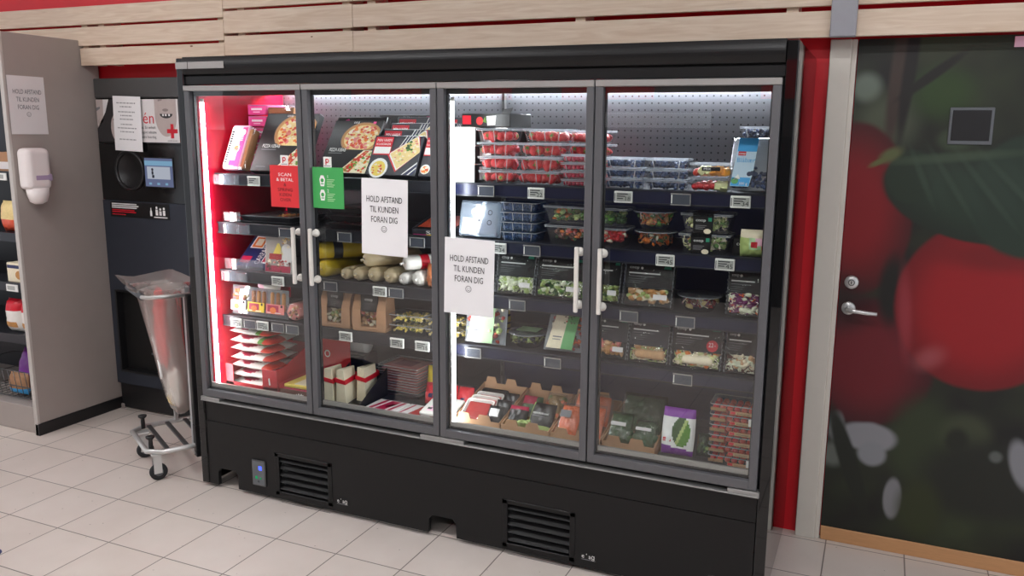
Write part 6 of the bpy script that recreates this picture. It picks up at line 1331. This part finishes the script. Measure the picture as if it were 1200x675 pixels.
for i, (x, y, w, h, ang, r, dark) in enumerate(((1.524, .100, .082, .085, .6, .05, 0), (1.622, .096, .106, .115, .7, -.08, 1), (1.530, .225, .09, .09, .6, .0, 2))):
    mb = MB(); fn = {0: lambda u, v, s: 'print_crimson' if v > .78 else ('black_card' if v > .22 else 'leaf_pale'), 1: lambda u, v, s: 'black_card' if (.05 < u and .14 < v) else 'leaf_pale', 2: lambda u, v, s: 'print_crimson' if (v > .6 and u < .7) else ('leaf_dark' if v > .3 else 'black_card')}[dark]
    mb.pillow(w, h, .035, fn, 14, .004, 101 + i)
    if dark == 1: mb.text('spidskaal', -.035, .060, .014, -.0225, 'print_white', .07); mb.rect(-.035, .02, .050, .053, -.0222, 'ink_grey')
    o = tag(mb.build('food_pouch'), ['dark pouch with a pink top at the left of the middle crate', 'large dark grey pouch with white print lying across the middle crate', 'pink and dark pouch behind, in the middle crate'][i], 'pouch'); put(o, x, y + .018, Z + .022, -ang, r)
mb = MB(); mb.tube([(.02 * math.cos(i) * (1 + .2 * math.sin(i * 3)), .012 * math.sin(i * 1.7), .012 + .004 * math.sin(i * 2.1)) for i in [k * .5 for k in range(26)]], .005, 'leaf_pale', 6); o = tag(mb.build('vegetable_bundle'), 'tangle of pale green shoots at the front of the middle crate', 'vegetables'); put(o, 1.572, .089, Z + .044)
for i, (x, y, w, h, ang, r, col, l) in enumerate(((1.628, .24, .088, .110, .6, .0, 'potato', 'clear bag of brown and orange vegetables behind the dark grey pouch'), (1.742, .095, .092, .130, .7, .0, 'carrot', 'shiny orange carrot bag with a grey label'), (1.845, .095, .088, .135, .6, .0, 'carrot', 'shiny orange carrot bag behind the middle door post'), (1.793, .235, .17, .130, .5, .0, 'carrot', 'wide orange carrot bag at the back of the carrot crate'))):
    t = thing('vegetable_bag', l, 'bag', 'bags of root vegetables'); mb = MB()
    for q in range(24):
        px, pz = rnd.uniform(-w * .34, w * .34), rnd.uniform(h * .14, h * .86)
        if col == 'carrot': a = rnd.uniform(-.5, .5); px *= .55; mb.tube([(px - .022 * math.cos(a), 0, pz - .022 * math.sin(a)), (px, -.004, pz), (px + .022 * math.cos(a), 0, pz + .022 * math.sin(a))], [.006, .0115, .010], 'carrot', 10)
        else: mb.blob((px, 0, pz), (.018, .014, .016), rnd.choice(['potato_brown', 'carrot', 'olive']), 2, .08)
    mb.pillow(w * .88, h * .92, .036, lambda u, v, s: ('carrot' if col == 'carrot' else 'potato_brown'), 16, .006, 140 + i); mb.build('roots', t)
    mb = MB(); mb.pillow(w, h, .045, lambda u, v, s: 'film_haze', 14, .005, 110 + i); mb.build('bag_film', t)
    if i == 1: mb = MB(); mb.box(-.035, .01, -.028, -.0265, .06, .09, 'ink_grey', .0005, 1); mb.build('label', t)
    put(t, x, y + .02, Z + .024, -ang, r)
for i, (x, y, w, h, ang, r, l) in enumerate(((1.956, .095, .092, .120, .6, .0, 'dull green vegetable bag at the front left of the fourth-door crate'), (2.054, .097, .086, .105, .7, .0, 'dull green vegetable bag at the front right of the fourth-door crate'), (2.006, .235, .185, .155, .5, .0, 'large dull green vegetable bag at the back of the fourth-door crate'))):
    t = thing('vegetable_bag', l, 'bag', 'green vegetable bags'); mb = MB()
    for q in range(11):
        px, pz = rnd.uniform(-w * .34, w * .34), rnd.uniform(h * .18, h * .8); mb.blob((px, 0, pz), (.020, .014, .017), rnd.choice(['broccoli', 'leaf_dark', 'broccoli']), 2, .22)
    mb.pillow(w * .88, h * .92, .036, lambda u, v, s: 'broccoli', 16, .008, 150 + i); mb.build('greens', t); mb = MB(); mb.pillow(w, h, .046, lambda u, v, s: 'green_film', 14, .006, 120 + i); mb.build('bag_film', t)
    if i < 2: mb = MB(); mb.box(-.035, .025, -.0285, -.0270, h * .50, h * .62, 'paper_dim', .0005, 1); mb.build('label', t)
    put(t, x, y + .02, Z + .024, -ang, r)
t = thing('salad_bag', 'purple and white salad bag standing on the floor of the cabinet', 'bag'); mb = MB(); mb.pillow(.125, .175, .05, lambda u, v, s: ('print_purple' if (v > .82 or v < .2 - .08 * u) else ('leaf_pale' if abs((u - .60) - (v - .45) * .5) < .04 and abs(v - .5) < .26 else ('herb' if ((u - .62) / .27) ** 2 + ((v - .5) / .32) ** 2 < 1 and u > .60 + (v - .45) * .5 else ('leaf_dark' if ((u - .62) / .27) ** 2 + ((v - .5) / .32) ** 2 < 1 else 'print_white')))), 26, .004, 131); mb.build('bag_film', t)
mb = MB(); mb.box(-.052, -.022, -.0215, -.020, .048, .062, 'print_red', .0004, 1); mb.text('coop', -.050, .051, .011, -.0220, 'print_white', .026); mb.build('label', t); put(t, 2.182, .125, Z + .010, -.22, .0)
t = thing('vegetable_bag', 'clear pale green bag between the purple bag and the boxed tomatoes', 'bag'); mb = MB(); mb.pillow(.09, .085, .04, lambda u, v, s: 'green_film', 12, .006, 133); mb.build('bag_film', t); mb = MB(); heap(mb, -.03, .03, -.008, .008, .015, .06, ['leaf_dark', 'leaf_pale', 'broccoli'], 18, (.008, .013)); mb.build('greens', t); put(t, 2.278, .15, Z + .010, -.3); t.scale = (.62, 1, 1)
# stacked small trays of tomatoes with wood-coloured labels
def tomato_tray(label, lab=False):
    t = thing('tomato_tray', label, 'tray', 'stacked tomato trays'); w, d, h = .160, .12, .036; mb = MB()
    for i in range(6):
        for j in range(3): mb.blob((-w * .40 + i * w * .16, d * (.16 + j * .32), .018), (.0115, .0115, .011), 'tomato' if (i % 3) else 'strawberry', 2, .02)
    mb.build('tomatoes', t); clear_tub(t, w, d, h, .95, False, 0); mb = MB(); mb.box(-w * .06, w * .48, -.0022, -.0008, .003, .016, 'cardboard', .0004, 1); mb.rect(-w * .05, w * .06, .0045, .0145, -.0027, 'print_red'); mb.text('tomater', w * .10, .006, .009, -.0027, 'ink', w * .28); mb.box(-w * .5, -w * .16, -.0022, -.0008, .010, .022, 'kraft_dark', .0004, 1); mb.build('label', t)
    mb = MB(); mb.box(-w * .5, w * .5, .002, d, h + .0004, h + .002, 'film'); mb.build('film', t)
    if lab: mb = MB(); mb.box(w * .36, w * .50, -.0036, -.0024, .006, .034, 'tag_white', .0004, 1); mb.build('price_label', t)
    return t
NM = ['bottom', 'second lowest', 'third lowest', 'third highest', 'second highest', 'topmost']
v0 = None
for k in range(6):
    o = tomato_tray('%s tomato tray of the stack at the lower right corner' % NM[k], k in (0, 4)); put(o, 2.382, .118, Z + .0005 + k * .0392)
